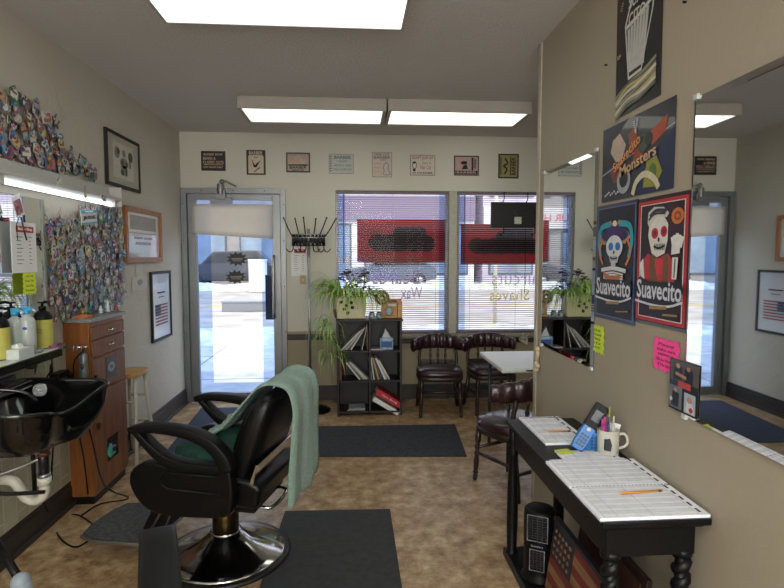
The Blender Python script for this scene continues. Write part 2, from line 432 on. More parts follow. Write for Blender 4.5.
# ------------------------------------------------------------------ window, blinds
win = struct(thing('window_1', 'wide street window with a grey centre post', 'window', (0, D, 0)))
mx0 = un(449, 250, 1, D).x; mx1 = un(457, 250, 1, D).x
m = M()
fr = .03
for a, b in ((wx0, mx0), (mx1, wx1)):
    m.box(a, a + fr, .04, .1, wz0, wz1, alu).box(b - fr, b, .04, .1, wz0, wz1, alu).box(a + fr, b - fr, .04, .1, wz0, wz0 + fr, alu).box(a + fr, b - fr, .04, .1, wz1 - fr, wz1, alu)
m.build('window_frame', win)
M().box(mx0, mx1, .0, .11, wz0, wz1, mat('cream_post', '#a5a396', .5, .2)).build('centre_post', win, bevel=.004)
for k, (a, b, w0) in enumerate(((wx0, mx0, .1), (mx1, wx1, .1))):
    a1 = a + w0; b1 = b - (.09 if k == 0 else .03)
    p_ = M().add([(a + fr, .07, wz0 + fr), (a1, .07, wz0 + fr), (a1, .07, wz1 - fr), (a + fr, .07, wz1 - fr)], [(0, 1, 2, 3)], g_blue)
    p_.add([(b1, .07, wz0 + fr), (b - fr, .07, wz0 + fr), (b - fr, .07, wz1 - fr), (b1, .07, wz1 - fr)], [(0, 1, 2, 3)], g_blue)
    p_.add([(a1, .07, wz0 + fr), (b1, .07, wz0 + fr), (b1, .07, wz1 - fr), (a1, .07, wz1 - fr)], [(0, 1, 2, 3)], g_clear)
    p_.build('window_pane', win)
slat_m = mat('mauve_slat', '#6b5a68', .45, var=.05)
def blind(x0, x1, label):
    t = thing('venetian_blind', label, 'blind', ((x0 + x1) / 2, D + .018, 0), 0, None)
    w = (x1 - x0) / 2
    M().box(-w, w, -.014, .014, wz1 - .032, wz1 - .003, slat_m).build('head_rail', t, bevel=.002)
    m = M(); z = wz1 - .045; a = math.radians(13)
    while z > wz0 + .03:
        dy = .0125 * math.cos(a); dz = .0125 * math.sin(a)
        vs = []
        for sx in (-w, w):
            vs += [(sx, -dy, z - dz), (sx, 0, z + .0022), (sx, dy, z + dz), (sx, dy, z + dz - .0008), (sx, 0, z + .0014), (sx, -dy, z - dz - .0008)]
        m.add(vs, [(0, 1, 7, 6), (1, 2, 8, 7), (2, 3, 9, 8), (3, 4, 10, 9), (4, 5, 11, 10), (5, 0, 6, 11)], slat_m)
        z -= .0215
    m.build('slats', t)
    M().box(-w, w, -.012, .012, wz0 + .006, wz0 + .02, slat_m).build('bottom_rail', t, bevel=.002)
    m = M()
    for x in (-w + .13, 0, w - .13): m.rod((x, -.014, wz0 + .02), (x, -.014, wz1 - .03), .0012, slat_m, seg=5)
    m.build('ladder_cord', t)
    M().rod((-w + .07, -.022, wz1 - .72), (-w + .07, -.022, wz1 - .03), .004, K('#5a3f52', .4), seg=6).build('tilt_wand', t)
blind(wx0 + .012, mx0 - .004, 'mauve venetian blind over the pane beside the coat rack and door')
blind(mx1 + .004, wx1 - .01, 'mauve venetian blind behind the hanging black box')

def ell0(cx, cz, rx, rz_, n=12): return [(cx + rx * math.cos(2 * PI * i / n), cz + rz_ * math.sin(2 * PI * i / n)) for i in range(n)]
# red banners hung against the glass outside, seen from behind
def cloud(cx, cz, w, hh, n, seed):
    r = random.Random(seed); pts = []
    for i in range(n):
        a = 2 * PI * i / n
        k = 1 + .16 * math.cos(i * 2.4) * (1 if i % 2 else .3) + r.uniform(-.05, .05)
        pts.append((cx + w / 2 * math.copysign(abs(math.cos(a)) ** .7, math.cos(a)) * k, cz + hh / 2 * math.copysign(abs(math.sin(a)) ** .7, math.sin(a)) * k))
    return pts
ban = K('#b51f2c', .6, var=.1)
for (c, lb, sd) in (((357, 219, 447, 262), 'red banner with black rounded lettering shapes outside the left pane', 3), ((461, 224, 533, 264), 'red banner with black rounded lettering shapes behind the right pane', 5)):
    a = un(c[0], c[1], 1, D + .15); b = un(c[2], c[3], 1, D + .15)
    if sd == 5: b.x = 2.2
    t = thing('banner', lb, 'banner', ((a.x + b.x) / 2, D + .15, (a.z + b.z) / 2), 0, None)
    w = b.x - a.x; hh = a.z - b.z
    bm_ = MATS.setdefault('red_banner', translucent('red_banner_cloth', '#bf2c3a', .45))
    M().box(-w / 2, w / 2, 0, .004, -hh / 2, hh / 2, bm_).build('banner_cloth', t)
    q = M(); bk_ = K('#17120f', .6); x0 = -w * .27 if sd == 3 else -w * .34; n1 = 8
    for k in range(n1):
        q.prism(ell0(x0 + k * w * .077, -hh * .04 - .012 * (k % 2), hh * (.2 if k % 3 else .235), hh * .2), -.004, -.001, bk_)
    for k in range(4 if sd == 3 else 2): q.prism(ell0(x0 + w * .24 + k * w * .075, hh * .19, hh * .16, hh * .14), -.004, -.001, bk_)
    if sd == 5: q.box(x0 + w * .25, x0 + w * .55, -.004, -.001, hh * .1, hh * .42, bk_)
    q.build('lettering_shapes', t)
# script lettering on the glass, read from the back
p = un(396, 284, 1, D + .06)
tl1 = translucent('violet_lettering', '#a894b4', .45); tl2 = translucent('pale_lettering', '#c9c0cf', .5); tl3 = translucent('yellow_lettering', '#d8c24a', .5)
t = M().text('Beards', 0, .07, .48, .14, tl1, mirror=True, thick=0).text('Wax', .16, -.09, .22, .12, tl1, mirror=True, thick=0).build('window_lettering', None, loc=(p.x, D + .066, p.z))
tag(t, 'pale violet script lettering on the glass left of the centre post', 'lettering')
p = un(505, 285, 1, D + .06)
t = M().text('Haircuts', .12, .07, .62, .14, tl2, mirror=True, thick=0).text('Shaves', .0, -.1, .42, .12, tl3, mirror=True, thick=0).build('window_lettering', None, loc=(p.x + .05, D + .066, p.z))
tag(t, 'white and yellow script lettering on the glass right of the centre post', 'lettering')
# black sign back hanging in front of the blind
a = un(491, 202, 1, D - .03); b = un(537, 228, 1, D - .03); w = .5; hh = a.z - b.z
t = thing('electric_sign', 'black boxed light-up sign hung by hooks in front of the blind, back showing', 'sign', (a.x + w / 2, D - .035, (a.z + b.z) / 2))
M().box(-w / 2, w / 2, -.012, .02, -hh / 2, hh / 2, mat('matt_black', '#050506', .5, var=.1)).build('backboard', t, bevel=.003)
M().box(-.015, .055, -.028, -.012, -.09, -.02, K('#c9cbb8', .5)).build('junction_box', t, bevel=.003)
for x in (-.12, .12): M().tube([(x, -.01, hh / 2 + .1), (x, -.012, hh / 2 + .03), (x - .02, -.02, hh / 2 - .01)], .005, black_plastic).build('hook', t)
for x in (-.12, .2): M().tube([(x, -.014, -hh / 2 + .01), (x, -.012, -hh / 2 - .05), (x - .03, -.015, -hh / 2 - .07), (x - .05, -.015, -hh / 2 - .06)], .006, black_plastic).build('hook', t)
m = M().tube([(.02, -.014, -.02), (-.01, -.02, .03), (.06, -.02, .06), (.14, -.016, .04)], .002, K('#3a3a3f', .4), smooth_n=4).tube([(.1, -.014, -hh / 2), (.105, -.014, -.5), (.1, -.014, -.8)], .003, black_plastic)
m.build('wire', t)

# ------------------------------------------------------------------ ceiling lights
def lightmat(name, col, s):
    m = bpy.data.materials.new(name); m.use_nodes = True; N = m.node_tree.nodes; L = m.node_tree.links
    N.remove(N['Principled BSDF']); e = N.new('ShaderNodeEmission'); e.inputs[0].default_value = lin(col); e.inputs[1].default_value = s
    L.new(e.outputs[0], N['Material Output'].inputs[0]); return m
LA = lightmat('lit_diffuser', '#f0faf8', 1.35); LB = lightmat('lit_tube_diffuser', '#f6f6e6', 1.35); LV = lightmat('lit_vanity_tube', '#f4fbff', 2.0)
m_fix = mat('fixture_white', '#a7a198', .5, var=.04)
LR = lightmat('rear_fill_diffuser', '#fbfff8', 10.0)  # extra strong glow for the added fill lights behind the viewer
def ceiling_light(x0, x1, y0, y1, z, label, lm=None):
    t = thing('ceiling_light', label, 'light', ((x0 + x1) / 2, (y0 + y1) / 2, CL), 0, 'flush fluorescent ceiling lights')
    w = (x1 - x0) / 2; l = (y1 - y0) / 2; zz = z - CL
    M().box(-w, w, -l, l, zz + .02, 0, m_fix).build('housing', t, bevel=.004)
    M().box(-w + .015, w - .015, -l + .015, l - .015, zz, zz + .021, lm or LA).build('diffuser', t)
    m = M(); 
    m.box(-w, -w + .015, -l, l, zz - .004, zz + .02, m_fix).box(w - .015, w, -l, l, zz - .004, zz + .02, m_fix).box(-w + .015, w - .015, -l, -l + .015, zz - .004, zz + .02, m_fix).box(-w + .015, w - .015, l - .015, l, zz - .004, zz + .02, m_fix)
    m.build('frame', t)
    return t
a = un(165, 23, 2, CL - .06); b = un(404, 28, 2, CL - .06)
ceiling_light(a.x, b.x + .0, a.y - .63, a.y, CL - .06, 'large bright square-cornered ceiling light nearest the viewer, above the barber chair')
ceiling_light(a.x, b.x, -.9, -.27, CL - .06, 'unseen ceiling light added behind the viewer as fill', LR)  # this and the next are added, unseen, to brighten the room from behind
ceiling_light(a.x, b.x, -2.1, -1.47, CL - .06, 'unseen ceiling light added at the rear wall as fill', LR)
ceiling_light(1.5, 2.5, 3.0, 3.6, CL - .06, 'ceiling light beyond the end of the partition')
# long box fitting near the window
by0 = un(384, 98.5, 2, CL).y; zt = EYE + (un(384, 110, 1, by0).z - EYE); by1 = un(384, 124.5, 2, zt).y
bx0 = un(237, 104, 1, by0).x; bx1 = un(532, 104, 1, by0).x; hd = CL - zt
t = thing('strip_light', 'long twin box fluorescent fitting across the ceiling before the window', 'light', ((bx0 + bx1) / 2, (by0 + by1) / 2, CL))
w = (bx1 - bx0) / 2; l = (by1 - by0) / 2
for k, (u0, u1) in enumerate(((-w, -.006), (.006, w))):
    hs = M().box(u0, u1, -l, l, -hd + .004, 0, m_fix).build('housing', t, bevel=.003)
    M().box(u0 + .03, u1 - .03, -l + .03, l - .03, -hd, -hd + .005, LB).build('diffuser', t)
    M().box(u0, u1, -l, -l + .02, -hd - .005, -hd + .004, m_fix).box(u0, u1, l - .02, l, -hd - .005, -hd + .004, m_fix).box(u0, u0 + .025, -l + .02, l - .02, -hd - .005, -hd + .004, m_fix).box(u1 - .025, u1, -l + .02, l - .02, -hd - .005, -hd + .004, m_fix).build('frame', t)
# ------------------------------------------------------------------ signs along the street wall
blk = '#1a1715'; tan = '#c2a48d'; crm = '#c9c2b4'; slt = '#5d6570'; rdd = '#8c3b36'
def sign(tl, br, label, face, border, draw, bw=.014):
    c, rz, w, hh = rect_on('back', tl, br)
    t = thing('tin_sign', label, 'sign', (c.x, D - .004, c.z), rz, 'barber signs in a row above door and window')
    q = M().box(-w / 2, w / 2, -.001, .004, -hh / 2, hh / 2, K(border, .45, var=.15)).box(-w / 2 + bw, w / 2 - bw, -.003, 0, -hh / 2 + bw, hh / 2 - bw, K(face, .45, var=.1)).build('sign_plate', t)
    m = M(); draw(m, w, hh); m.build('printing', t)
def s1(m, w, h):
    T_ = K(tan, .5)
    m.text('BARBER SHOP', 0, h * .33, w * .78, h * .11, T_, -.003, bold=True)
    m.text('BEARD & \nCLASSIC CUTS', 0, h * .03, w * .84, h * .34, T_, -.003, bold=True)
    m.box(-w * .4, w * .4, -.0045, -.003, -h * .21, -h * .18, T_); m.text('HOT SHAVES DAILY', 0, -h * .32, w * .8, h * .09, T_, -.003, bold=True)
def s2(m, w, h):
    m.prism([(-.4 * w, -.44 * h), (.4 * w, -.44 * h), (.4 * w, .25 * h), (.34 * w, .3 * h), (-.34 * w, .3 * h), (-.4 * w, .25 * h)], -.004, -.0025, K('#c9b9a5', .5))
    m.text('BARBER', 0, h * .385, w * .72, h * .13, K('#c9b9a5', .5), -.003, bold=True)
    m.prism([(-.22 * w, .12 * h), (-.05 * w, -.12 * h), (.0, -.06 * h), (.26 * w, .1 * h), (.02 * w, -.2 * h), (-.12 * w, -.2 * h)], -.006, -.004, ink)
    m.tube([(-.1 * w, -.005, -.4 * h), (.05 * w, -.005, -.28 * h), (.22 * w, -.005, -.2 * h)], .004, ink, seg=5)
    m.text('SHOP', 0, h * .2, w * .2, h * .05, ink, -.005)
def s3(m, w, h):
    P = K('#b9a090', .5); m.prism([(-.42 * w, -.1 * h), (0, .36 * h), (.42 * w, -.1 * h)], -.0045, -.003, P)
    m.box(-.4 * w, .4 * w, -.0045, -.003, -.16 * h, -.1 * h, ink)
    m.prism(star(0, .12 * h, .1 * w, .12 * h, 6, .6), -.006, -.0045, K('#c98f7c', .5))
    m.text('BARBER', -.0 * w, -.25 * h, w * .7, h * .14, ink, -.004, bold=True); m.text('SINCE 1950', 0, -.39 * h, w * .5, h * .07, ink, -.004, bold=True)
    for k in range(9): m.box(-.42 * w + k * .1 * w, -.4 * w + k * .1 * w, -.0045, -.003, .34 * h, .42 * h, K(rdd))
def s4(m, w, h):
    B = K(slt, .5)
    m.text('BARBER', .06 * w, .33 * h, w * .68, h * .16, B, -.003, bold=True); m.text('* SHOP *', .06 * w, .13 * h, w * .5, h * .1, B, -.003)
    m.text('SHAVES & TRIMS', .06 * w, -.08 * h, w * .7, h * .1, B, -.003); m.text('WALK-INS WELCOME', .04 * w, -.28 * h, w * .74, h * .09, B, -.003)
    for k in range(7):
        m.prism([(-.46 * w, -.4 * h + k * .12 * h), (-.38 * w, -.36 * h + k * .12 * h), (-.38 * w, -.31 * h + k * .12 * h), (-.46 * w, -.35 * h + k * .12 * h)], -.0045, -.003, K(rdd if k % 2 else slt))
def s5(m, w, h):
    B = K(slt, .5); m.text('HIGH CUT', 0, .41 * h, w * .74, h * .09, B, -.003, bold=True); m.text('BARBER', 0, .29 * h, w * .84, h * .12, B, -.003, bold=True)
    m.text('SHOP', .04 * w, .18 * h, w * .3, h * .07, B, -.003)
    for k, s in enumerate(('Shaves', 'Fades', 'Trims')): m.text(s, -.2 * w, .04 * h - k * .15 * h, w * .38, h * .08, K('#c58a72', .5), -.003)
    m.tube([(.1 * w, -.004, -.25 * h), (.08 * w, -.004, -.05 * h), (.2 * w, -.004, .08 * h), (.32 * w, -.004, -.02 * h), (.3 * w, -.004, -.2 * h), (.42 * w, -.004, -.38 * h), (.1 * w, -.004, -.4 * h), (.1 * w, -.004, -.25 * h)], .003, B, seg=5, smooth_n=4)
def s6(m, w, h):
    m.text("DON'T JUST SIT", 0, .35 * h, w * .84, h * .16, K(rdd, .5), -.003, bold=True)
    m.tube([(-.32 * w + .08 * w * math.cos(a), -.004, -.0 + .18 * h * math.sin(a)) for a in [i * PI / 6 for i in range(12)]], .0028, ink, seg=5, closed=True)
    m.ball((-.34 * w, -.004, .12 * h), .012, ink, 8, 5, sc=(1.4, .2, .8)).box(-.38 * w, -.28 * w, -.0045, -.003, -.3 * h, -.18 * h, ink)
    m.text('Get a', .15 * w, .12 * h, w * .34, h * .12, K(slt, .5), -.003); m.text('Hair Cut', .12 * w, -.1 * h, w * .42, h * .2, K(rdd, .5), -.003)
    m.text('AT THE BARBER', .0, -.38 * h, w * .82, h * .08, ink, -.003, bold=True)
def s7(m, w, h):
    m.box(.2 * w, .27 * w, -.0045, -.003, -.24 * h, .4 * h, ink); m.text('SHOP', .34 * w, .1 * h, w * .1, h * .5, ink, -.003, bold=True)
    m.box(-.44 * w, .44 * w, -.0045, -.003, -.42 * h, -.26 * h, ink); m.text('BARBER', 0, -.34 * h, w * .8, h * .1, K('#b79a94', .5), -.005, bold=True)
    m.ball((-.1 * w, -.003, .14 * h), .026, ink, 10, 6, sc=(1.3, .12, .7)).prism([(-.2 * w, -.18 * h), (.06 * w, -.18 * h), (-.0 * w, .06 * h), (-.12 * w, .0)], -.005, -.003, ink)
def s8(m, w, h):
    Y = K('#9a8f55', .5)
    T1 = Matrix.Translation((.24 * w, -.0, 0)) @ Matrix.Rotation(-PI / 2, 4, 'Y')
    m.text('BARBER', 0, 0, h * .72, w * .2, ink, -.003, T=T1, bold=True)
    m.box(.08 * w, .12 * w, -.0045, -.003, -.38 * h, .38 * h, ink)
    m.tube([(-.2 * w, -.004, -.32 * h), (-.08 * w, -.004, -.12 * h), (-.24 * w, -.004, .0), (-.06 * w, -.004, .12 * h), (-.18 * w, -.004, .32 * h)], .008, ink, seg=6, smooth_n=4)
    m.box(-.4 * w, -.36 * w, -.0045, -.003, -.36 * h, .36 * h, ink)
sign((201, 151), (225.8, 171), 'black tin sign with tan block lettering above the door, nearest the left wall', '#231c18', blk, s1)
sign((246.3, 150), (265.8, 175), 'upright black-bordered barber sign with razor-like clock hands above the door', blk, blk, s2, .01)
sign((286, 152.4), (310.3, 172.6), 'small black-framed tan sign with a gable shape just past the door', '#a89788', '#2b2a29', s3)
sign((328.7, 153.8), (353.7, 174), 'pale blue-grey barber sign with a striped edge over the window corner', '#b5b9b4', '#8f8a86', s4, .006)
sign((372, 152), (392, 177.4), 'upright cream sign with blue heading and orange words above the window', '#c4b8aa', '#8d7e76', s5, .006)
sign((410, 155), (435, 175.6), 'wide cream sign with red heading and a cartoon head outline above the window', '#cdc5b8', '#6d5a50', s6, .006)
sign((454, 155.6), (478.7, 175.8), 'pink and black barber sign with a bowl drawing above the centre post', '#b1938c', '#1c1a19', s7, .012)
sign((498.4, 153.8), (518.4, 178.6), 'upright olive and black sign with sideways lettering nearest the partition', '#8f8650', '#16140f', s8, .014)

# price sheet and light switch by the coat rack
def sheet(nm, side, tl, br, label, cat, lines, header=None, hcol='#b0252c', htxt='Barber Shop', lean=0, v=None, rows=8):
    c, rz, w, hh = rect_on(side, tl, br, v)
    t = thing(nm, label, cat, c + Vector((0, -.004, 0)) if side == 'back' else c + Vector((.004 if side == 'left' else -.004, 0, 0)), rz)
    M().box(-w / 2, w / 2, -.001, .001, -hh / 2, hh / 2, paper).build('sheet', t)
    m = M()
    if header:
        m.box(-w * .3, w * .4, -.0018, -.001, hh * .3, hh * .42, K(hcol, .6)); m.text(htxt, .05 * w, hh * .36, w * .56, hh * .07, K('#f0e9e6'), -.0022, bold=True)
    m.build('header', t) if header else None
    m = M()
    for k in range(rows):
        z = hh * (.2 - .6 * k / rows); ww = w * (.18 if k % 3 else .26)
        m.box(-w * .3, -w * .3 + ww, -.0016, -.001, z, z + hh * .012, ink).box(w * .18, w * .18 + ww * .5, -.0016, -.001, z, z + hh * .012, ink)
    m.build('printed_lines', t)
    return t
sheet('price_list', 'back', (291, 247), (307.5, 276), 'white price sheet with red heading on the wall behind the coat rack', 'notice', 6, header=True)
c, rz, w, hh = rect_on('back', (300.5, 276), (305.5, 283.5))
t = thing('light_switch', 'small beige light switch below the price sheet by the door', 'switch', (c.x, D, c.z))
M().box(-.03, .03, -.006, 0, -.045, .045, K('#a89a73', .5)).build('switch_plate', t, bevel=.002); M().box(-.008, .008, -.014, -.006, -.016, .012, K('#cabd9a', .5)).build('toggle', t, bevel=.002)

# ------------------------------------------------------------------ coat rack
p = un(320, 407, 2, 0); px = un(309.5, 330, 1, 5.08).x
t = thing('coat_rack', 'tall grey metal coat rack with spiky hooks and a round black base', 'coat rack', (px + .03, 5.08, 0))
M().lathe([(.16, 0), (.16, .012), (.13, .022), (.125, .03), (.09, .034), (.085, .045), (.03, .05), (.02, .07)], black_paint, seg=32).build('base', t)
zt_ = un(309, 240, 1, 5.08).z
M().rod((-.03, 0, .06), (-.03, 0, zt_ + .1), .014, steel).build('pole', t)
m = M()
for k in range(24):
    a = 2 * PI * k / 24; a2 = 2 * PI * (k + 1) / 24
    m.rod((-.03 + .15 * math.cos(a), .06 * math.sin(a), zt_ - .05), (-.03 + .15 * math.cos(a2), .06 * math.sin(a2), zt_ + .05), .004, black_paint, seg=5)
    m.rod((-.03 + .15 * math.cos(a), .06 * math.sin(a), zt_ + .05), (-.03 + .15 * math.cos(a2), .06 * math.sin(a2), zt_ - .05), .004, black_paint, seg=5)
for z in (-.05, -.015, .02, .05): m.tube([(-.03 + .15 * math.cos(2 * PI * k / 24), .06 * math.sin(2 * PI * k / 24), zt_ + z) for k in range(24)], .005, steel if z > 0 else black_paint, closed=True, seg=6)
m.box(-.17, .11, -.005, .005, zt_ - .012, zt_ + .012, black_paint)
m.build('hook_ring', t)
for k, (x, dx, dy) in enumerate(((-.17, -.1, -.03), (-.11, -.06, .05), (-.05, -.02, -.07), (.01, .03, .06), (.06, .1, -.05), (.11, .14, .03))):
    pts = [(x, dy * .6, zt_ + .02), (x + dx * .4, dy, zt_ + .1), (x + dx * .8, dy * 1.3, zt_ + .2)]
    h_ = M().tube(pts, .0055, black_paint, smooth_n=3).ball(pts[-1], .008, black_paint, 8, 5)
    h_.tube([(x, dy * .6, zt_ - .03), (x + .0, dy * 1.2, zt_ - .09), (x + .03 * (1 if x > 0 else -1), dy * 1.5, zt_ - .11), (x + .06 * (1 if x > 0 else -1), dy * 1.6, zt_ - .08)], .005, black_paint, smooth_n=3)
    h_.build('coat_hook', t)

# ------------------------------------------------------------------ bookcase with books
bx0 = un(337, 380, 1, 4.86).x; bx1 = un(402, 380, 1, 4.86).x; bzt = un(370, 321.5, 1, 4.86).z
bw = bx1 - bx0; BX = (bx0 + bx1) / 2; BY = 4.86; bd = .27
t = thing('bookcase', 'small dark brown six-compartment bookcase under the window', 'bookcase', (BX, BY + bd / 2, 0))
q = .02
M().box(-bw / 2, -bw / 2 + q, -bd / 2, bd / 2, 0, bzt, espresso).build('side_panel', t, bevel=.002)
M().box(bw / 2 - q, bw / 2, -bd / 2, bd / 2, 0, bzt, espresso).build('side_panel', t, bevel=.002)
M().box(-bw / 2 - .005, bw / 2 + .01, -bd / 2 - .006, bd / 2, bzt, bzt + .018, espresso).build('top_board', t, bevel=.002)
M().box(-bw / 2 + q, bw / 2 - q, bd / 2 - .008, bd / 2, .03, bzt, espresso).build('back_panel', t)
dvx = un(370, 380, 1, BY).x - BX
zs = [un(380, y, 1, BY).z for y in (350.5, 380.5, 411)]
M().box(dvx - .009, dvx + .009, -bd / 2 + .002, bd / 2 - .008, zs[2] - .01, bzt, espresso).build('divider', t, bevel=.002)
for z in zs:
    M().box(-bw / 2 + q, dvx - .009, -bd / 2 + .002, bd / 2 - .008, z - .018, z, espresso).build('shelf', t, bevel=.002)
    M().box(dvx + .009, bw / 2 - q, -bd / 2 + .002, bd / 2 - .008, z - .018, z, espresso).build('shelf', t, bevel=.002)
yf = BY + .02   # front of the books
def book(x, z, th, hh, dp, tilt, col, label, group, y=yf, flat=False, name='book', pagecol='#d9d4c6'):
    """stands at x (its foot), leaning by tilt; or lies flat"""
    t = thing(name, label, 'book', (x, y, z), 0, group)
    if flat:
        m = M().box(-hh / 2, hh / 2, 0, dp, 0, .003, K(col, .5)).box(-hh / 2, hh / 2, 0, dp, th - .003, th, K(col, .5)).box(-hh / 2, -hh / 2 + .003, 0, dp, .003, th - .003, K(col, .5))
        c_ = m.build('cover', t); M().box(-hh / 2 + .003, hh / 2 - .004, .004, dp - .004, .003, th - .003, K(pagecol, .8)).build('pages', t)
    else:
        m = M().box(0, .003, 0, dp, 0, hh, K(col, .5)).box(th - .003, th, 0, dp, 0, hh, K(col, .5)).box(.003, th - .003, 0, .003, 0, hh, K(col, .5))
        c_ = m.build('cover', t); p_ = M().box(.003, th - .003, .003, dp - .004, .004, hh - .004, K(pagecol, .8)).build('pages', t)
    t.rotation_euler = (0, tilt, 0)
    return t
zA, zB, zC = zs; xl = bx0 + q; xm = BX + dvx
# top left: leaning magazines
cols = ['#c9c6bf', '#8a8c90', '#b8b9b4', '#77706a', '#d2cfca']
nm_ = ['white magazine leaning in the top left compartment of the bookcase, lowest of the pile', 'grey magazine leaning second from the bottom in the top left compartment', 'pale magazine leaning in the middle of the top left compartment pile', 'brown-grey magazine leaning near the top of the top left pile', 'off-white magazine lying highest on the leaning top left pile']
for k in range(5):
    book(xl + .015 + k * .022, zA + .003, .009, .24, .2, math.radians(44 - k * 3), cols[k], nm_[k], 'magazines leaning in the bookcase', y=yf + .004 * k, name='magazine')
book(xm - .075, zA + .001, .006, .23, .2, math.radians(12), '#b9bab6', 'thin pale magazine standing almost upright beside the bookcase divider', 'magazines leaning in the bookcase', name='magazine')
book(xm - .018 - .01, zA + .001, .014, .2, .16, 0, '#5d1d26', 'dark red book standing upright against the bookcase divider, top row', None, y=yf + .03)
# tissue box in the top right compartment
tb = thing('tissue_box', 'blue patterned tissue box in the top right compartment of the bookcase', 'tissue box', (un(387, 345, 1, BY).x, BY + .1, zA))
M().box(-.06, .06, -.055, .055, 0, .105, mat('blue_tissue_carton', '#4f86b8', .5, col2='#b8cfe0', scale=28)).build('carton', tb, bevel=.003)
M().box(-.05, .05, -.0565, -.055, .02, .075, K('#2c4f8f', .5)).build('printed_panel', tb)
M().prism([(-.045, .1), (-.02, .155), (-.01, .19), (.01, .16), (.045, .1)], -.02, .02, K('#cfd0d2', .9)).build('tissue', tb, bevel=.006)
book(un(377, 345, 1, BY).x - .0, zA + .0, .012, .12, .13, 0, '#a48a94', 'flat pinkish booklet lying before the tissue box', None, flat=True, y=yf - .01, name='booklet')
# middle left: leaning books
cols = [('#6b2b22', .02, .2, 9), ('#c4c0b8', .014, .215, 38), ('#4c5a50', .012, .22, 40), ('#a39b8e', .014, .23, 42), ('#c9c9c5', .012, .24, 44), ('#6d7476', .012, .24, 45)]
lb = ['brown book standing upright in the middle left compartment', 'white book leaning beside the upright brown book, middle left compartment', 'thin dark green book leaning in the middle left compartment', 'beige book leaning in the middle of the middle left compartment', 'pale book leaning above the beige one, middle left compartment', 'grey book leaning last in the middle left compartment']
x = xl + .003
for k, (c_, th, hh, ti) in enumerate(cols):
    book(x, zB + .002 , th, hh * .82, .18, -math.radians(ti if k else 1), c_, lb[k], 'books in the middle row of the bookcase') if k == 0 else book(xm - .012 - (5 - k) * .021, zB + th * math.sin(math.radians(ti)) * 0 + .001, th, hh * .92, .18, -math.radians(ti), c_, lb[k], 'books in the middle row of the bookcase', y=yf + .003 * k)
# middle right
cols = [('#6f8f9e', .012, .2, 8), ('#c8c5b8', .01, .21, 9), ('#1d1d22', .016, .215, 12), ('#b9963c', .012, .21, 16), ('#2b3a63', .016, .2, 19), ('#23252b', .012, .2, 22), ('#d9d7d2', .014, .215, 26), ('#9fa3a4', .01, .21, 29), ('#d0cdc4', .012, .2, 31)]
lb = ['slim light blue book at the divider end of the middle right compartment', 'slim cream book beside the light blue one', 'black book third from the divider in the middle right compartment', 'mustard book in the middle right compartment', 'navy book right beside the mustard one', 'charcoal book beside the navy one', 'white book leaning in the middle right compartment', 'slim grey book leaning against the white one', 'cream book leaning last in the middle right compartment']
x = xm + .012
for k, (c_, th, hh, ti) in enumerate(cols):
    a_ = math.radians(ti * .9)
    book(x + (.0 if k == 0 else .004), zB + .001, th, hh, .17, -a_, c_, lb[k], 'books in the middle row of the bookcase', y=yf + .004 * (k % 3))
    x += th / math.cos(a_) + .006
# rearrange so that none pokes through the divider: shift by lean
# bottom right: two big leaning volumes
def tome(x0, z0, ln, th, tilt, col, label, page='#d9d9d6', txt=None):
    t = thing('book', label, 'book', (x0, yf - .01, z0), 0, None)
    M().box(0, ln, 0, .2, 0, .004, K(col, .5)).box(0, ln, 0, .2, th - .004, th, K(col, .5)).box(0, ln, 0, .004, .004, th - .004, K(col, .5)).build('cover', t)
    M().box(.004, ln - .004, .004, .196, .004, th - .004, K(page, .8)).build('pages', t)
    if txt: M().text(txt, ln * .5, th * .5, ln * .6, th * .4, K('#f0dcd8', .6), -.001).build('title', t)
    t.rotation_euler = (0, tilt, 0); return t
g = un(371, 401, 1, BY)
tome(g.x + .012, g.z + .0 , .27, .04, math.radians(32), '#d9d9d8', 'white volume leaning under the red one, bottom right compartment')
tome(g.x + .04, g.z + .058, .27, .055, math.radians(32), '#b31f2a', 'thick red volume leaning in the bottom right compartment', txt='Style Book')
book(BX - .12, zC, .01, .17, .2, 0, '#2d3138', 'dark magazine lying flat in the bottom left compartment, undermost', None, flat=True, name='magazine')
book(BX - .115, zC + .011, .008, .15, .18, 0, '#9aa2ab', 'grey-blue magazine lying flat on the dark one in the bottom left compartment', None, flat=True, name='magazine')

# ------------------------------------------------------------------ plants and trinkets on the bookcase
leaf_g = mat('leaf_green', '#7fa646', .45, col2='#a0bf66', scale=9)
leaf_d = mat('leaf_pale_green', '#c2d48c', .45, col2='#6f9a44', scale=14)
def ribbon(m, p0, d, ln, w, droop, mt, n=8, lift=.5, r=rnd):
    p = Vector(p0); d = Vector(d).normalized(); v = Vector((d.x, d.y, lift)).normalized(); side = v.cross(Vector((0, 0, 1)))
    side = side.normalized() if side.length > .01 else Vector((1, 0, 0))
    vs = []; st = ln / n
    for i in range(n + 1):
        k = i / n; ww = w * (.5 + 1.0 * k if k < .35 else .95 * (1 - k) / .65 + .05) / 2
        up = v.cross(side).normalized() * (ww * .35)
        vs += [p - side * ww + up * 0, p - up * 1, p + side * ww]
        p = p + v * st; v = (v + Vector((0, 0, -droop * st / ln * 2.2 * (.4 + k * 1.6)))).normalized()
    fs = []
    for i in range(n):
        a = 3 * i; fs += [(a, a + 1, a + 4, a + 3), (a + 1, a + 2, a + 5, a + 4)]
    m.add(vs, fs, mt, True)
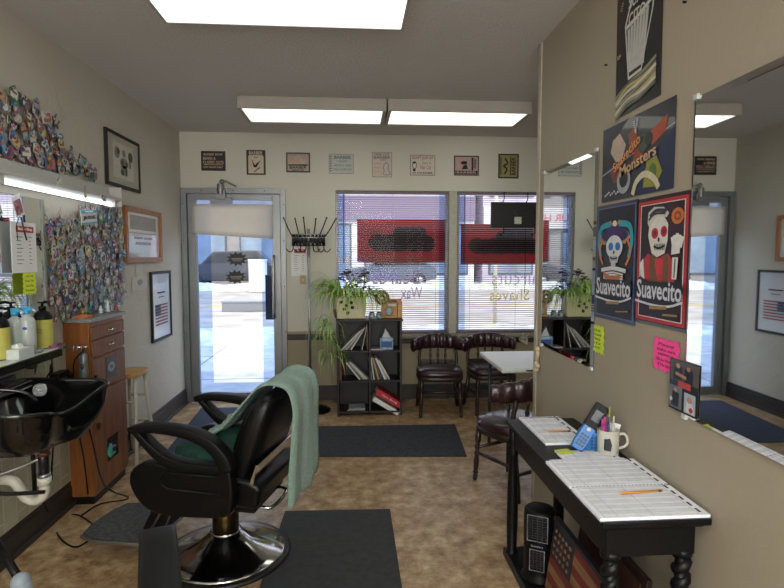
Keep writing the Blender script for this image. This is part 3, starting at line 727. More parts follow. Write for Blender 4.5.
def clump(m, c, n, ln, w, seed, spread=.03, lift=(.3, 1.6), droop=(1, 2.2), bias=(0, 0)):
    r = random.Random(seed)
    for k in range(n):
        a = r.uniform(0, 2 * PI)
        d = (math.cos(a) + bias[0], math.sin(a) * .8 + bias[1], 0)
        ribbon(m, (c[0] + spread * math.cos(a), c[1] + spread * math.sin(a), c[2]), d, ln * r.uniform(.6, 1.1), w * r.uniform(.8, 1.2), r.uniform(*droop), leaf_g if k % 3 else leaf_d, lift=r.uniform(*lift))
zt2 = bzt + .018
def pt(x, y, Y=4.95): return un(x, y, 1, Y)
# cream dice-like planter
c = pt(353, 320); w = .34
t = thing('spider_plant', 'bushy spider plant in a cream planter with black dots on the bookcase', 'plant', (pt(351, 320).x, 4.98, zt2))
hw = (pt(367, 310, 4.93).x - pt(336, 310, 4.93).x) / 2; hp = pt(350, 297, 4.93).z - zt2
pm = mat('cream_planter', '#c9c298', .4, var=.08)
m = M().prism([(-hw * .9, 0), (hw * .9, 0), (hw, hp), (hw - .01, hp), (hw * .87, .02), (-hw * .87, .02), (-hw + .01, hp), (-hw, hp)][:4] + [(-hw, hp)], -.06, .06, pm)
pot = m.build('planter', t, bevel=.008)
m = M()
for (x, z) in ((-.62, .78), (-.42, .45), (-.2, .28), (.1, .52), (.02, .74), (-.3, .62)): m.ball((x * hw, -.061, z * hp), .016, K('#1a1713', .4), 8, 5, sc=(1, .25, 1))
m.build('dots', pot)
M().box(-hw + .012, hw - .012, -.05, .05, hp - .012, hp - .002, K('#3a2c20', .9)).build('soil', t)
m = M(); clump(m, (-hw * .7, 0, hp - .01), 95, .50, .017, 11, lift=(.6, 2.6), droop=(1.4, 2.8), bias=(-.55, .15)); clump(m, (hw * .75, -.01, hp - .01), 75, .42, .016, 12, lift=(.4, 1.4), droop=(1.6, 3.2), bias=(.5, .0))
m.build('foliage', t)
# trailing clump hanging in front of the bookcase's side
c = un(325, 345, 1, 4.9)
t = thing('trailing_plant', 'light green trailing plant hanging down the near side of the bookcase', 'plant', (un(327, 345, 1, 4.92).x, 4.92, zt2))
m = M(); r_ = random.Random(4)
zz0 = un(327, 330, 1, 4.92).z - zt2
for k in range(75):
    zc = zz0 + r_.uniform(-.25, .12); a = r_.uniform(0, 2 * PI)
    ribbon(m, (r_.uniform(-.03, .05), r_.uniform(-.03, .03), zc), (math.cos(a) - .2, math.sin(a) * .8, 0), r_.uniform(.16, .34), .013, r_.uniform(2.2, 3.4), leaf_g if k % 3 == 0 else leaf_d, lift=r_.uniform(-.2, .6))
m.build('foliage', t)
M().tube([(.10, .12, .07), (.05, 0, .07), (.01, 0, -.05), (.0, 0, zz0 - .2)], .004, leaf_d, smooth_n=4).build('runner_stem', t)
M().lathe([(.035, 0), (.045, .07), (.045, .075), (.03, .07)], K('#7c5a3d', .7), c=(.10, .12, 0), seg=16).build('pot', t)
# dark-leaved small plant
t = thing('burgundy_plant', 'spindly plant with dark burgundy leaves rising behind the spider plant', 'plant', (pt(358, 320, 5.05).x, 5.07, zt2))
M().lathe([(.05, 0), (.06, .1), (.05, .1)], K('#5a4c42', .6), seg=16).build('pot', t)
m1 = M(); m2 = M(); r_ = random.Random(9)
for k in range(14):
    a = r_.uniform(0, 2 * PI); top = Vector((r_.uniform(-.15, .12), r_.uniform(-.04, .04), r_.uniform(.26, .44)))
    m1.tube([(0, 0, .09), top * .5 + Vector((.02, 0, .05)), top], .003, K('#4a3340', .6), smooth_n=3, seg=5)
    for j in range(4):
        b = top + Vector((r_.uniform(-.03, .03), r_.uniform(-.02, .02), r_.uniform(-.03, .015)))
        m2.ball(b, .014, K('#3a1b2a', .5), 7, 4, sc=(1.4, .8, .45))
m1.build('stem', t); m2.build('foliage', t)
# wooden trinket stand
cx_ = un(391, 310, 1, 5.0).x
t = thing('trinket_box', 'light wooden box with drawers holding little ornaments beside the plant', 'box', (cx_, 5.02, zt2))
wd = light_wood
hh = un(391, 299, 1, 5.0).z - zt2
M().box(-.09, .1, 0, .05, 0, hh, wd).box(.06, .1, -.07, 0, 0, hh - .02, wd).box(-.09, .06, -.05, 0, 0, .015, wd).build('wooden_frame', t, bevel=.003)
M().box(-.03, .05, -.03, -.002, hh * .62, hh * .74, K('#cfc8bd', .5)).box(-.03, .05, -.03, -.002, hh * .84, hh * .92, K('#5b2f24', .5)).build('drawer', t, bevel=.002)
M().ball((-.02, -.03, .055), .036, K('#9db0c4', .4), 12, 8, sc=(1, .5, 1)).build('round_badge', t)
for k, (x, c_, lb_) in enumerate(((-.18, '#c2ccd0', 'small pale jar at the planter end of the bookcase top'), (-.115, '#a9c4b4', 'small green-white jar beside the trinket box'))):
    p = thing('ornament_jar', lb_, 'jar', (cx_ + x, 4.92, zt2)); M().lathe([(.022, 0), (.028, .01), (.028, .045), (.02, .055)], K(c_, .3, col2='#3a4a52', scale=60), seg=14).build('jar_body', p); M().lathe([(.021, .055), (.021, .066)], K('#3b3b3a', .4), seg=14).build('lid', p)
p = thing('wicker_wreath', 'small round brown wicker ornament above the trinket box', 'ornament', (cx_ - .08, 5.03, zt2 + hh - .02))
M().tube([(.055 * math.cos(a), 0, .055 * math.sin(a) + .03) for a in [i * PI / 8 for i in range(16)]], .014, K('#8a6338', .7, bump=.5), closed=True).tube([(.025 * math.cos(a), 0, .025 * math.sin(a) + .03) for a in [i * PI / 6 for i in range(12)]], .011, K('#a87b42', .7, bump=.5), closed=True).build('wicker', p)

# white twiggy ornament on the sill
p = un(524, 341, 1, D - .1)
t = thing('antler_ornament', 'white branching ornament leaning at the sill by the partition', 'ornament', (p.x, D - .1, wz0 - .05))
m = M(); r_ = random.Random(2)
for k in range(8): m.tube([(.03, 0, -.06), (-.01 + r_.uniform(-.05, .05), r_.uniform(-.02, .02), -.0), (-.06 + .018 * k, r_.uniform(-.03, .0), .03 + r_.uniform(-.02, .04))], [.006, .005, .003], K('#c9c5ba', .6), smooth_n=3, seg=6)
m.build('branches', t)

# ------------------------------------------------------------------ captain chairs
def make_chair(label):
    t = thing('captain_chair', label, 'chair', (0, 0, 0), 0, 'burgundy tufted captain chairs')
    W = .25
    sh = [(.24 * math.copysign(abs(math.cos(a)) ** .55, math.cos(a)), .23 * math.copysign(abs(math.sin(a)) ** .6, math.sin(a)) * (1.0 if math.sin(a) < 0 else .92)) for a in [2 * PI * i / 28 for i in range(28)]]
    def ring(s, z): return [(x * s, y * s, z) for x, y in sh]
    M().loft([ring(.97, .355), ring(1.0, .365), ring(1.0, .39), ring(.97, .40)], dark_wood).build('seat_frame', t)
    M().loft([ring(.95, .395), ring(1.0, .41), ring(1.0, .43), ring(.93, .455), ring(.7, .468), ring(.3, .47)], burgundy).build('seat_cushion', t)
    lp = [(.013, 0), (.017, .03), (.017, .1), (.012, .12), (.022, .16), (.012, .2), (.017, .22), (.02, .4), (.015, .5), (.022, .54), (.013, .58), (.021, .66), (.013, .74), (.022, .78), (.02, 1)]
    for sx in (-1, 1): M().turned((sx * .205, -.19, 0), (sx * .19, -.17, .36), lp, dark_wood).build('leg', t)
    for sx in (-1, 1): M().turned((sx * .22, .26, 0), (sx * .18, .17, .36), [(.016, 0), (.022, .3), (.02, 1)], dark_wood).build('leg', t)
    for a, b in (((-.2, -.18, .2), (-.2, .2, .2)), ((.2, -.18, .2), (.2, .2, .2)), ((-.195, -.16, .24), (.195, -.16, .24)), ((-.2, .2, .15), (.2, .2, .15))): M().turned(a, b, [(.009, 0), (.014, .5), (.009, 1)], dark_wood).build('stretcher', t)
    # curved padded crest rail wrapping forward
    pts = []; 
    for i in range(49):
        u = -1 + i / 24; pts.append(Vector((u * .27, .2 - .16 * abs(u) ** 2.4, .66)))
    m = M(); rings = []
    for i, p in enumerate(pts):
        tt = (pts[min(i + 1, 48)] - pts[max(i - 1, 0)]).normalized(); nn = Vector((-tt.y, tt.x, 0)); u = abs(i - 24) / 24; pf = abs(math.sin((i - 24) / 24 * PI * 3.4))
        hgt = .072 - .02 * u ** 2 + .008 * pf; th = .022 + .016 * pf; zc = .665 + .03 * (1 - u ** 2)
        rings.append([p + nn * (th * math.cos(a)) + Vector((0, 0, zc - .66 + hgt * math.copysign(abs(math.sin(a)) ** .8, math.sin(a)))) for a in [2 * PI * k / 14 for k in range(14)]])
    bk = m.loft(rings, burgundy).build('backrest', t)
    m = M()
    for k in range(6):
        u = -.75 + k * .3; y = .2 - .16 * abs(u) ** 2.4 - .034
        m.ball((u * .27, y, .70), .008, K('#120a0c', .3), 8, 5)
        if k < 5: m.ball(((u + .15) * .27, .2 - .16 * abs(u + .15) ** 2.4 - .035, .665), .008, K('#120a0c', .3), 8, 5)
    m.build('tufting_buttons', bk)
    m = M()
    for k in range(26):
        u = -1 + k / 12.5
        for z in (.60, .735): m.ball((u * .268, .2 - .16 * min(1, abs(u)) ** 2.4 + .033, z + .028 * (1 - u * u) - .0), .0055, brass, 6, 4)
    m.build('nailheads', bk)
    sp = [(.008, 0), (.012, .2), (.008, .3), (.017, .5), (.008, .65), (.012, .8), (.008, 1)]
    for x in (-.08, 0, .08): M().turned((x, .185, .46), (x, .2, .63), sp, dark_wood).build('spindle', t)
    for sx in (-1, 1):
        M().tube([(sx * .19, .17, .4), (sx * .2, .18, .52), (sx * .18, .19, .64)], .017, dark_wood, smooth_n=3).build('back_post', t)
    M().box(-.18, .18, .185, .2, .46, .5, dark_wood).build('back_slat', t, bevel=.004)
    return t
ch = make_chair('burgundy tufted captain chair standing between the bookcase and the second chair')
ch.location = (.80, 4.93, 0); ch.rotation_euler = (0, 0, math.radians(-4))
ch.scale = (.89, .89, .93)
c2 = dup(ch, (1.29, 4.96, 0), math.radians(4), 'burgundy tufted captain chair standing partly behind the white folding table')
c3 = dup(ch, (1.03, 3.34, 0), math.radians(208), 'burgundy captain chair with brass nailheads, its back showing beyond the end of the desk')

# ------------------------------------------------------------------ folding table
t = thing('folding_table', 'white folding table with dark metal legs in front of the chairs', 'table', (1.37, 3.76, 0))
X0 = -.40; tz = .72
M().box(X0, .5, -.32, .32, tz - .035, tz, mat('white_table_plastic', '#c9ccc9', .35, var=.04)).build('table_top', t, bevel=.012, bseg=3)
M().box(X0 + .16, X0 + .24, -.322, -.32, tz - .022, tz - .012, ink).build('hand_slot', t)
for y in (-.24, .26):
    M().tube([(X0 + .07, y, 0), (X0 + .07, y, tz - .05)], .012, K('#3a3d42', .4, metal=.6)).build('leg', t)
    M().tube([(.42, y, 0), (.42, y, tz - .05)], .012, K('#3a3d42', .4, metal=.6)).build('leg', t)
M().tube([(X0 + .07, -.24, .2), (X0 + .07, .26, .2)], .009, K('#3a3d42', .4, metal=.6)).build('cross_bar', t)
M().tube([(X0 + .07, .0, tz - .04), (X0 + .2, .0, tz - .17), (X0 + .07, 0, .5)], .006, K('#3a3d42', .4, metal=.6)).build('brace', t)

# ------------------------------------------------------------------ mats
def mat_rect(name, pts, col, label, z=.008, th=.008, rib=0):
    m = M().prism(pts, 0, th, col, axis='z')
    o = m.build(name, None, bevel=.003); tag(o, label, 'mat'); return o
m_blue = mat('navy_carpet', '#39435c', .95, col2='#232b3f', scale=90, bump=.5, bscale=300)
m_char = mat('charcoal_carpet', '#3a3f48', .95, col2='#20242b', scale=70, bump=.5, bscale=300)
m_rub = mat('black_rubber', '#2e2f31', .7, col2='#232425', scale=30, bump=.25, bscale=400)
mat_rect('door_mat', [(-1.38, 4.0), (-.52, 4.0), (-.55, 5.22), (-1.44, 5.22)], m_blue, 'navy blue carpet mat lying inside the street door')
a = un(313, 427, 2, 0); b = un(455, 425, 2, 0); c = un(467, 457, 2, 0); d = un(305, 457, 2, 0)
mat_rect('floor_mat', [(-.42, a.y), (b.x, b.y), (c.x, c.y), (-.42, d.y)], m_char, 'dark charcoal mat on the floor in front of bookcase and chairs')
a = un(285, 512, 2, 0); b = un(390, 510, 2, 0); d = un(400, 588, 2, 0)
mat_rect('rubber_mat', [(a.x, a.y), (b.x, b.y), (d.x + .01, 1.75), (-.43, 1.75)], m_rub, 'black rubber anti-fatigue mat in the foreground beside the barber chair base')
# ------------------------------------------------------------------ left wall: pictures
def frame_on(side, tl, br, label, fm, bw, cat='picture', nm='framed_picture', inner=None, depth=.02, group=None):
    c, rz, w, hh = rect_on(side, tl, br)
    n = 1 if side == 'left' else -1
    t = thing(nm, label, cat, (c.x, c.y, c.z), rz, group)
    m = M().box(-w / 2, -w / 2 + bw, -depth, 0, -hh / 2, hh / 2, fm).box(w / 2 - bw, w / 2, -depth, 0, -hh / 2, hh / 2, fm).box(-w / 2 + bw, w / 2 - bw, -depth, 0, -hh / 2, -hh / 2 + bw, fm).box(-w / 2 + bw, w / 2 - bw, -depth, 0, hh / 2 - bw, hh / 2, fm)
    m.build('frame', t, bevel=.002)
    return t, w, hh
t, w, hh = frame_on('left', (103, 126.5), (138.5, 193.5), 'black framed pencil drawing of figures high on the plaster wall', K('#0a0a0b', .6), .022)
M().box(-w / 2 + .02, w / 2 - .02, -.012, -.002, -hh / 2 + .02, hh / 2 - .02, K('#a8a497', .6, var=.05)).build('mat_board', t)
m = M().box(-w * .3, w * .3, -.0135, -.012, -hh * .32, hh * .33, K('#c2beb0', .7))
g1 = K('#55534e', .8); g2 = K('#83807a', .8)
def blob(m, x, z, rx, rz_, mt, y=-.0145): m.prism([(x + rx * math.cos(a), z + rz_ * math.sin(a)) for a in [i * PI / 6 for i in range(12)]], y, y + .001, mt)
m.build('drawing_sheet', t)
m = M()
for x, z, a, b, c_ in ((-.2, .14, .075, .11, g2), (-.17, .17, .05, .06, g1), (.2, .14, .07, .1, g1), (0, .16, .05, .07, g2), (0, -.02, .12, .1, g2), (-.05, -.02, .04, .05, g1), (.07, -.03, .04, .05, g1), (0, -.16, .1, .1, g2), (-.06, -.2, .05, .06, g1), (.06, -.18, .03, .08, g1), (.18, .0, .04, .08, g2)): blob(m, x * w, z * hh, a * w, b * hh, c_, -.0145 - (.0006 if c_ is g1 else 0))
m.build('pencil_drawing', t)
t, w, hh = frame_on('left', (121.5, 205), (159.5, 261.5), 'golden wood framed certificate under glass near the corner', frame_wood, .036, nm='framed_certificate', depth=.03)
M().box(-w / 2 + .03, w / 2 - .03, -.012, -.004, -hh / 2 + .03, hh / 2 - .03, K('#d3d7db', .08, coat=.8, var=.04)).build('certificate', t)
m = M(); m.text('BARBER  LICENSE', -.0, -hh * .05, w * .5, hh * .045, K('#6f7684'), -.0125, thick=.0004).text('ANDERSON', -w * .02, -hh * .15, w * .42, hh * .055, K('#6f7684'), -.0125, thick=.0004)
m.box(-w * .36, w * .36, -.0135, -.012, -.015 * hh + .02, -.01 * hh + .025, K('#8f97a2')).box(-w * .36, w * .36, -.0135, -.012, hh * .1, hh * .36, K('#8f8f8e', .2))
m.build('lettering', t)
t, w, hh = frame_on('left', (149, 272), (170.5, 335), 'black framed flag print hanging low beside the door', K('#0a0a0b', .6), .022)
M().box(-w / 2 + .02, w / 2 - .02, -.01, -.002, -hh / 2 + .02, hh / 2 - .02, K('#b9c0c6', .3, var=.05, coat=.5)).build('mat_board', t)
m = M(); fw = w * .62; fh = hh * .3; z0 = -hh * .28
for k in range(7): m.box(-fw / 2, fw / 2, -.0125, -.01, z0 + fh * (2 * k) / 13, z0 + fh * (2 * k + 1) / 13, K('#8f4a55', .7))
m.box(-fw / 2, -fw * .1, -.0135, -.01, z0 + fh * 6 / 13, z0 + fh, K('#3d4a6c', .7))
for i in range(4):
    for j in range(3): m.box(-fw * .46 + i * fw * .1, -fw * .46 + i * fw * .1 + .005, -.0145, -.0135, z0 + fh * .55 + j * fh * .14, z0 + fh * .55 + j * fh * .14 + .005, paper)
m.box(-fw * .2, fw * .2, -.0125, -.01, hh * .12, hh * .13, ink).box(-fw * .3, fw * .3, -.0125, -.01, hh * .18, hh * .2, ink)
m.build('flag_print', t)
# paper tag taped below the certificate
c, rz, w, hh = rect_on('left', (131, 262), (146, 290))
t = thing('paper_note', 'torn white paper with a smudge taped below the wooden frame', 'note', (c.x, c.y, c.z), rz)
M().prism([(-.25 * w, .5 * hh), (.2 * w, .5 * hh), (.25 * w, .02 * hh), (.5 * w, -.02 * hh), (.48 * w, -.42 * hh), (.1 * w, -.5 * hh), (-.5 * w, -.46 * hh), (-.48 * w, -.02 * hh), (-.22 * w, .0)], -.006, -.003, K('#cfcbc4', .8)).build('paper', t)
m = M(); blob(m, .02 * w, -.2 * hh, .18 * w, .1 * hh, K('#8d8a86'), -.0075); m.build('smudge', t)

# ------------------------------------------------------------------ wall mirror above the counter
mirror_m = mat('mirror_silver', '#dfe2e2', .02, 1, var=0)
y1_ = un(41, 250, 0, WL).y
mz0 = 1.0; mz1 = un(20, 196, 0, WL + .0).z
t = thing('wall_mirror', 'large frameless mirror above the washbasin counter', 'mirror', (WL, (1.6 + y1_) / 2, (mz0 + mz1) / 2), PI / 2)
w = y1_ - 1.6; hh = mz1 - mz0
M().box(-w / 2, w / 2, -.008, 0, -hh / 2, hh / 2, K('#6f7672', .4)).build('backing', t); M().box(-w / 2 + .002, w / 2 - .002, -.0095, -.008, -hh / 2 + .002, hh / 2 - .002, mirror_m).build('mirror_glass', t)
M().box(w / 2, w / 2 + .018, -.016, 0, -hh / 2, hh / 2, K('#8b8f88', .4)).build('edge_trim', t)
# price list stuck on the mirror
c, rz, w, hh = rect_on('left', (9, 221), (36.5, 272), WL + .05)
t = sheet('price_list', 'left', (9, 221), (36.5, 272), 'tall white price list with red heading stuck at the mirror edge', 'notice', 9, header=True, v=WL + .03)
c, rz, w, hh = rect_on('left', (21, 272), (36, 294), WL + .03)
def burst(w, h, n=6, k=.07, r=None):
    P = []
    for (ax, ay, bx, by, ln) in ((-1, -1, 1, -1, w), (1, -1, 1, 1, h), (1, 1, -1, 1, w), (-1, 1, -1, -1, h)):
        nn = max(4, int(n * ln / w))
        for i in range(nn):
            for q, kk in ((0, 1), (.5, 1 - k * 2.2)):
                u = (i + q) / nn; x = ax + (bx - ax) * u; y = ay + (by - ay) * u
                if q: x = x * (kk if abs(x) > .98 else 1); y = y * (kk if abs(y) > .98 else 1)
                P.append((x * w / 2, y * h / 2))
    return P
def note(side, tl, br, label, col, lines, v=None, tcol='#3d4420'):
    c, rz, w, hh = rect_on(side, tl, br, v)
    n = .004 if side == 'left' else -.004
    t = thing('sticky_note', label, 'note', (c.x + n, c.y, c.z), rz)
    M().prism(burst(w, hh), -.001, .0, K(col, .7)).build('note_paper', t)
    m = M()
    for k, s_ in enumerate(lines): m.text(s_, 0, hh * (.3 - .6 * k / max(1, len(lines) - 1)), w * (.55 + .1 * (k % 2)), hh * .09, K(tcol, .8), -.0012, thick=.0003)
    m.build('handwriting', t)
note('left', (21, 272), (36, 294), 'bright yellow jagged note below the price list on the mirror', '#d6e83c', ('Cash Only', 'Cash Tips', 'Card Fee', 'Thanks'), WL + .03)
# clipped photo card on a wire
a = un(31, 206, 0, WL + .12)
t = thing('photo_card', 'small tilted photo card clipped on a wire above the price list', 'card', (WL + .06, a.y, a.z), PI / 2)
T1 = Matrix.Rotation(math.radians(-22), 4, 'Y')
M().box(-.035, .035, -.001, .001, -.05, .05, paper, T=T1).build('card', t); M().box(-.028, .028, -.002, -.001, -.04, .03, K('#4a3040', .5, col2='#c47f8e', scale=40), T=T1).build('photo', t)
M().tube([(.01, .0, -.04), (.0, .01, -.09), (.02, .02, -.16)], .002, black_plastic, seg=5).tube([(.03, .005, -.05), (.06, .01, -.12), (.08, .012, -.16)], .004, K('#3c3126', .5), seg=6).build('wire_clip', t)
# name plate
c, rz, w, hh = rect_on('left', (69, 210), (86, 227))
t = thing('name_plate', 'white and blue licence plate style sign reading JESSE above the keychains', 'sign', (WL + .065, c.y, c.z + .01), PI / 2)
T1 = Matrix.Rotation(math.radians(-6), 4, 'Y')
M().box(-w / 2, w / 2, -.002, .002, -hh / 2, hh / 2, K('#d9dedd', .4), T=T1).build('plate', t, bevel=.001)
M().text('JESSE', 0, -.05 * hh, w * .82, hh * .3, K('#22262e'), -.003, T=T1, bold=True).build('lettering', t); M().box(-w / 2, w / 2, -.0035, -.002, hh * .28, hh * .48, K('#58a7c4', .4), T=T1).box(-w / 2, w / 2, -.0035, -.002, -hh * .48, -hh * .34, K('#58a7c4', .4), T=T1).text('MONTANA', 0, hh * .37, w * .5, hh * .1, K('#e6eef0'), -.004, T=T1).build('plate_bands', t)
M().tube([(-.03, 0, hh / 2), (-.02, .01, hh / 2 + .09), (.0, .015, hh / 2 + .12)], .001, black_plastic, seg=4).build('hanging_string', t)

# ------------------------------------------------------------------ vanity light
fz1 = un(20, 164, 0, WL + .02).z; fz1 = 1.90; fz0 = 1.785
ye = un(121.5, 208, 0, WL + .12).y
t = thing('vanity_light', 'long white fluorescent vanity fitting above mirror and keychains', 'light', (WL, (1.3 + ye) / 2, fz0), PI / 2)
l = (ye - 1.3) / 2
m_van = mat('vanity_white', '#b9b8b4', .45, var=.05)
M().prism([(0, 0), (-.05, 0), (-.12, .03), (-.12, .045), (-.05, .055), (-.04, .115), (0, .115)], -l, l, m_van, axis='x').build('housing', t)
for k, (a, b) in enumerate(((-l + .03, -l + .6), (-l + .66, -l + 1.22), (-l + 1.28, l - .05))):
    M().rod((a, -.075, .002), (b, -.075, .0), .0115, LV, seg=12).build('fluorescent_tube', t)
    M().box(a - .025, a, -.1, -.05, -.015, .03, m_van).build('tube_socket', t); M().box(b, b + .025, -.1, -.05, -.015, .03, m_van).build('tube_socket', t)
M().box(l, l + .008, -.122, 0, -.01, .117, m_van).build('end_cap', t)

# ------------------------------------------------------------------ magnets, patches and keychains
PAL = [('red', '#a8353a'), ('navy', '#26365e'), ('sky blue', '#5f9fc4'), ('white', '#cfcfca'), ('black', '#1d1d20'), ('yellow', '#cdb53d'), ('green', '#3f7a4c'), ('orange', '#c46a33'), ('silver', '#9a9ea3'), ('teal', '#2f8287'), ('pink', '#c47f94'), ('brown', '#6a4530'), ('cream', '#c9bd9a'), ('purple', '#5d4680'), ('blue', '#3868a6'), ('maroon', '#5f2430')]
def shp(kind):
    if kind == 'rectangular': return [(-.5, -.32), (.5, -.32), (.5, .32), (-.5, .32)]
    if kind == 'square': return [(-.4, -.4), (.4, -.4), (.4, .4), (-.4, .4)]
    if kind == 'round': return [(.42 * math.cos(i * PI / 7), .42 * math.sin(i * PI / 7)) for i in range(14)]
    if kind == 'oval': return [(.5 * math.cos(i * PI / 7), .32 * math.sin(i * PI / 7)) for i in range(14)]
    if kind == 'shield-shaped': return [(-.36, .42), (.36, .42), (.38, 0), (.2, -.3), (0, -.46), (-.2, -.3), (-.38, 0)]
    if kind == 'star-shaped': return [(.5 * math.cos(PI / 2 + i * PI / 5) * (1 if i % 2 == 0 else .5), .5 * math.sin(PI / 2 + i * PI / 5) * (1 if i % 2 == 0 else .5)) for i in range(10)]
    if kind == 'bottle-shaped': return [(-.18, -.5), (.18, -.5), (.2, .1), (.08, .26), (.08, .5), (-.08, .5), (-.08, .26), (-.2, .1)]
    if kind == 'house-shaped': return [(-.4, -.4), (.4, -.4), (.4, .12), (0, .46), (-.4, .12)]
    if kind == 'narrow': return [(-.14, -.5), (.14, -.5), (.16, .4), (.1, .5), (-.1, .5), (-.16, .4)]
    if kind == 'heart-shaped': return [(0, -.45), (.42, 0), (.42, .25), (.25, .42), (0, .25), (-.25, .42), (-.42, .25), (-.42, 0)]
    if kind == 'fish-shaped': return [(-.5, .2), (-.3, .04), (.1, .26), (.42, .1), (.5, 0), (.42, -.1), (.1, -.26), (-.3, -.04), (-.5, -.2)]
    if kind == 'state-shaped': return [(-.5, .3), (-.2, .34), (.1, .28), (.48, .3), (.5, -.3), (.1, -.28), (.05, -.36), (-.16, -.2), (-.3, -.1), (-.42, .1)]
KINDS = ['rectangular', 'square', 'round', 'oval', 'shield-shaped', 'star-shaped', 'bottle-shaped', 'house-shaped', 'narrow', 'heart-shaped', 'fish-shaped', 'state-shaped']
def inset(P, k): return [(x * k, y * k) for x, y in P]
def protos(keych):
    out = {}
    for kd in KINDS:
        for v in range(2):
            m = M(); P = shp(kd); a_, b_, c_ = [mat('slot_%d' % q, '#888888') for q in range(3)]
            m.prism(P, -.06 if keych else -.05, 0, a_)
            m.prism(inset(P, .76), -.075, -.05, b_)
            if v == 0: m.box(-.2, .2, -.09, -.07, -.06, .08, c_)
            else: m.prism([(-.22, -.2), (.05, -.12), (.2, .14), (.0, .2), (-.1, .02)], -.09, -.07, c_)
            if keych:
                zt = max(p[1] for p in P)
                m.tube([(.13 * math.cos(q * PI / 4), -.03, zt + .13 + .13 * math.sin(q * PI / 4)) for q in range(8)], .018, steel, closed=True, seg=5)
                m.tube([(0, -.03, zt + .24), (.03, -.02, zt + .4), (0, 0, zt + .52)], .02, steel, seg=5)
            out[kd, v] = m
    return out
def mesh_of(m, name):
    me = bpy.data.meshes.new(name); me.from_pydata(m.v, [], m.f)
    for mt in m.mats: me.materials.append(mt)
    for p, i, s in zip(me.polygons, m.m, m.sm): p.material_index = i; p.use_smooth = s
    me.update(); return me
PK = {k: mesh_of(m, 'keychain') for k, m in protos(True).items()}
PM = {k: mesh_of(m, 'magnet') for k, m in protos(False).items()}
used_l = set()
def busy(h, q):
    c = lin(h); g = sum(c[:3]) / 3; c = tuple(x * .84 + g * .16 for x in c[:3])
    if q != 1: return mat('tinted_%s' % h.strip('#'), c, .3, var=.3, scale=4)
    dark = g > .22
    return mat('printed_%s_%d' % (h.strip('#'), q), c, .3, col2=(.03, .03, .035) if dark else (.55, .55, .53), scale=2.6, detail=1, lo=.40, hi=.46)
def trinket(protos_, name, y, z, s, r, rowtxt, group, dx, tiltr):
    for _ in range(500):
        kd = r.choice(KINDS); ci = r.sample(list(range(len(PAL))), 3)
        if r.random() < .6: ci[1 if r.random() < .5 else 0] = r.choice([3, 4, 8, 12, 2, 14])
        if ci[0] == ci[1]: continue
        lb = '%s %s %s, %s face, %s' % (PAL[ci[0]][0], kd, name, PAL[ci[1]][0], rowtxt)
        if lb not in used_l: break
    used_l.add(lb)
    o = bpy.data.objects.new(name, protos_[kd, r.randrange(2)]); C.objects.link(o)
    o.location = (WL + dx, y, z); o.scale = (s, s * .55, s); o.rotation_euler = (0, r.uniform(-tiltr, tiltr), PI / 2)
    for q, c_ in enumerate(ci):
        o.material_slots[q].link = 'OBJECT'; o.material_slots[q].material = busy(PAL[c_][1], q)
    tag(o, lb, name, group)
    return o
r = random.Random(21)
rows = ['top of board', 'high on board', 'upper middle', 'mid height', 'lower middle', 'low on board', 'bottom of board']
ncol = 22; nrow = 13
yk0 = un(43, 250, 0, WL).y; yk1 = un(120, 250, 0, WL).y
for j in range(nrow):
    for i in range(ncol):
        u = (i + .5 * (j % 2) + r.uniform(-.25, .25)) / ncol
        y = yk0 + (yk1 - yk0) * (u + .02)
        if y > yk1 + .02: continue
        topz = 1.66 + (.09 if u > .33 else 0) + (.02 if u > .45 else 0)
        z = topz - (topz - 1.10) * (j + .5) / nrow + r.uniform(-.015, .015)
        trinket(PK, 'keychain', y, z, r.uniform(.055, .088), r, rows[min(6, j * 7 // nrow)] + (' beside mirror' if u < .33 else ' under vanity light' if u < .7 else ' nearest wooden frame'), 'keychains hanging on the wall board', .008 + .012 * ((i + j) % 3), .35)
rows = ['top of the wall collage', 'upper part of collage', 'middle of collage', 'lower part of collage', 'just above vanity light']
for j in range(9):
    for i in range(19):
        y = 2.12 + 1.17 * (i + .5 * (j % 2) + r.uniform(-.2, .2)) / 19
        z = 2.24 - .33 * (j + .3) / 9 + r.uniform(-.01, .01)
        if (j == 0 and r.random() < .3) or y > 3.14 + .02 * j + r.uniform(0, .04): continue
        trinket(PM, 'magnet', y, z, r.uniform(.062, .10), r, rows[j * 5 // 9] + (' near end' if i < 7 else ' centre' if i < 13 else ' door end'), 'magnets and patches above the vanity light', .006 + .012 * ((i + 2 * j) % 3), .45)
for k in range(26):
    y = 3.28 + .36 * (k + .5) / 26; trinket(PM, 'magnet', y, 1.95 + r.uniform(0, .1) * (1 - (k / 26) * .5), r.uniform(.07, .1), r, 'small cluster over light end', 'magnets and patches above the vanity light', .006 + .012 * (k % 3), .5)
for (px, py) in ((60, 181), (86, 192), (104, 198)):
    p = un(px, py, 0, WL + .13); o = trinket(PM, 'magnet', p.y, p.z, .07, r, 'stuck on the front of the vanity light', 'magnets and patches above the vanity light', .125, .2)

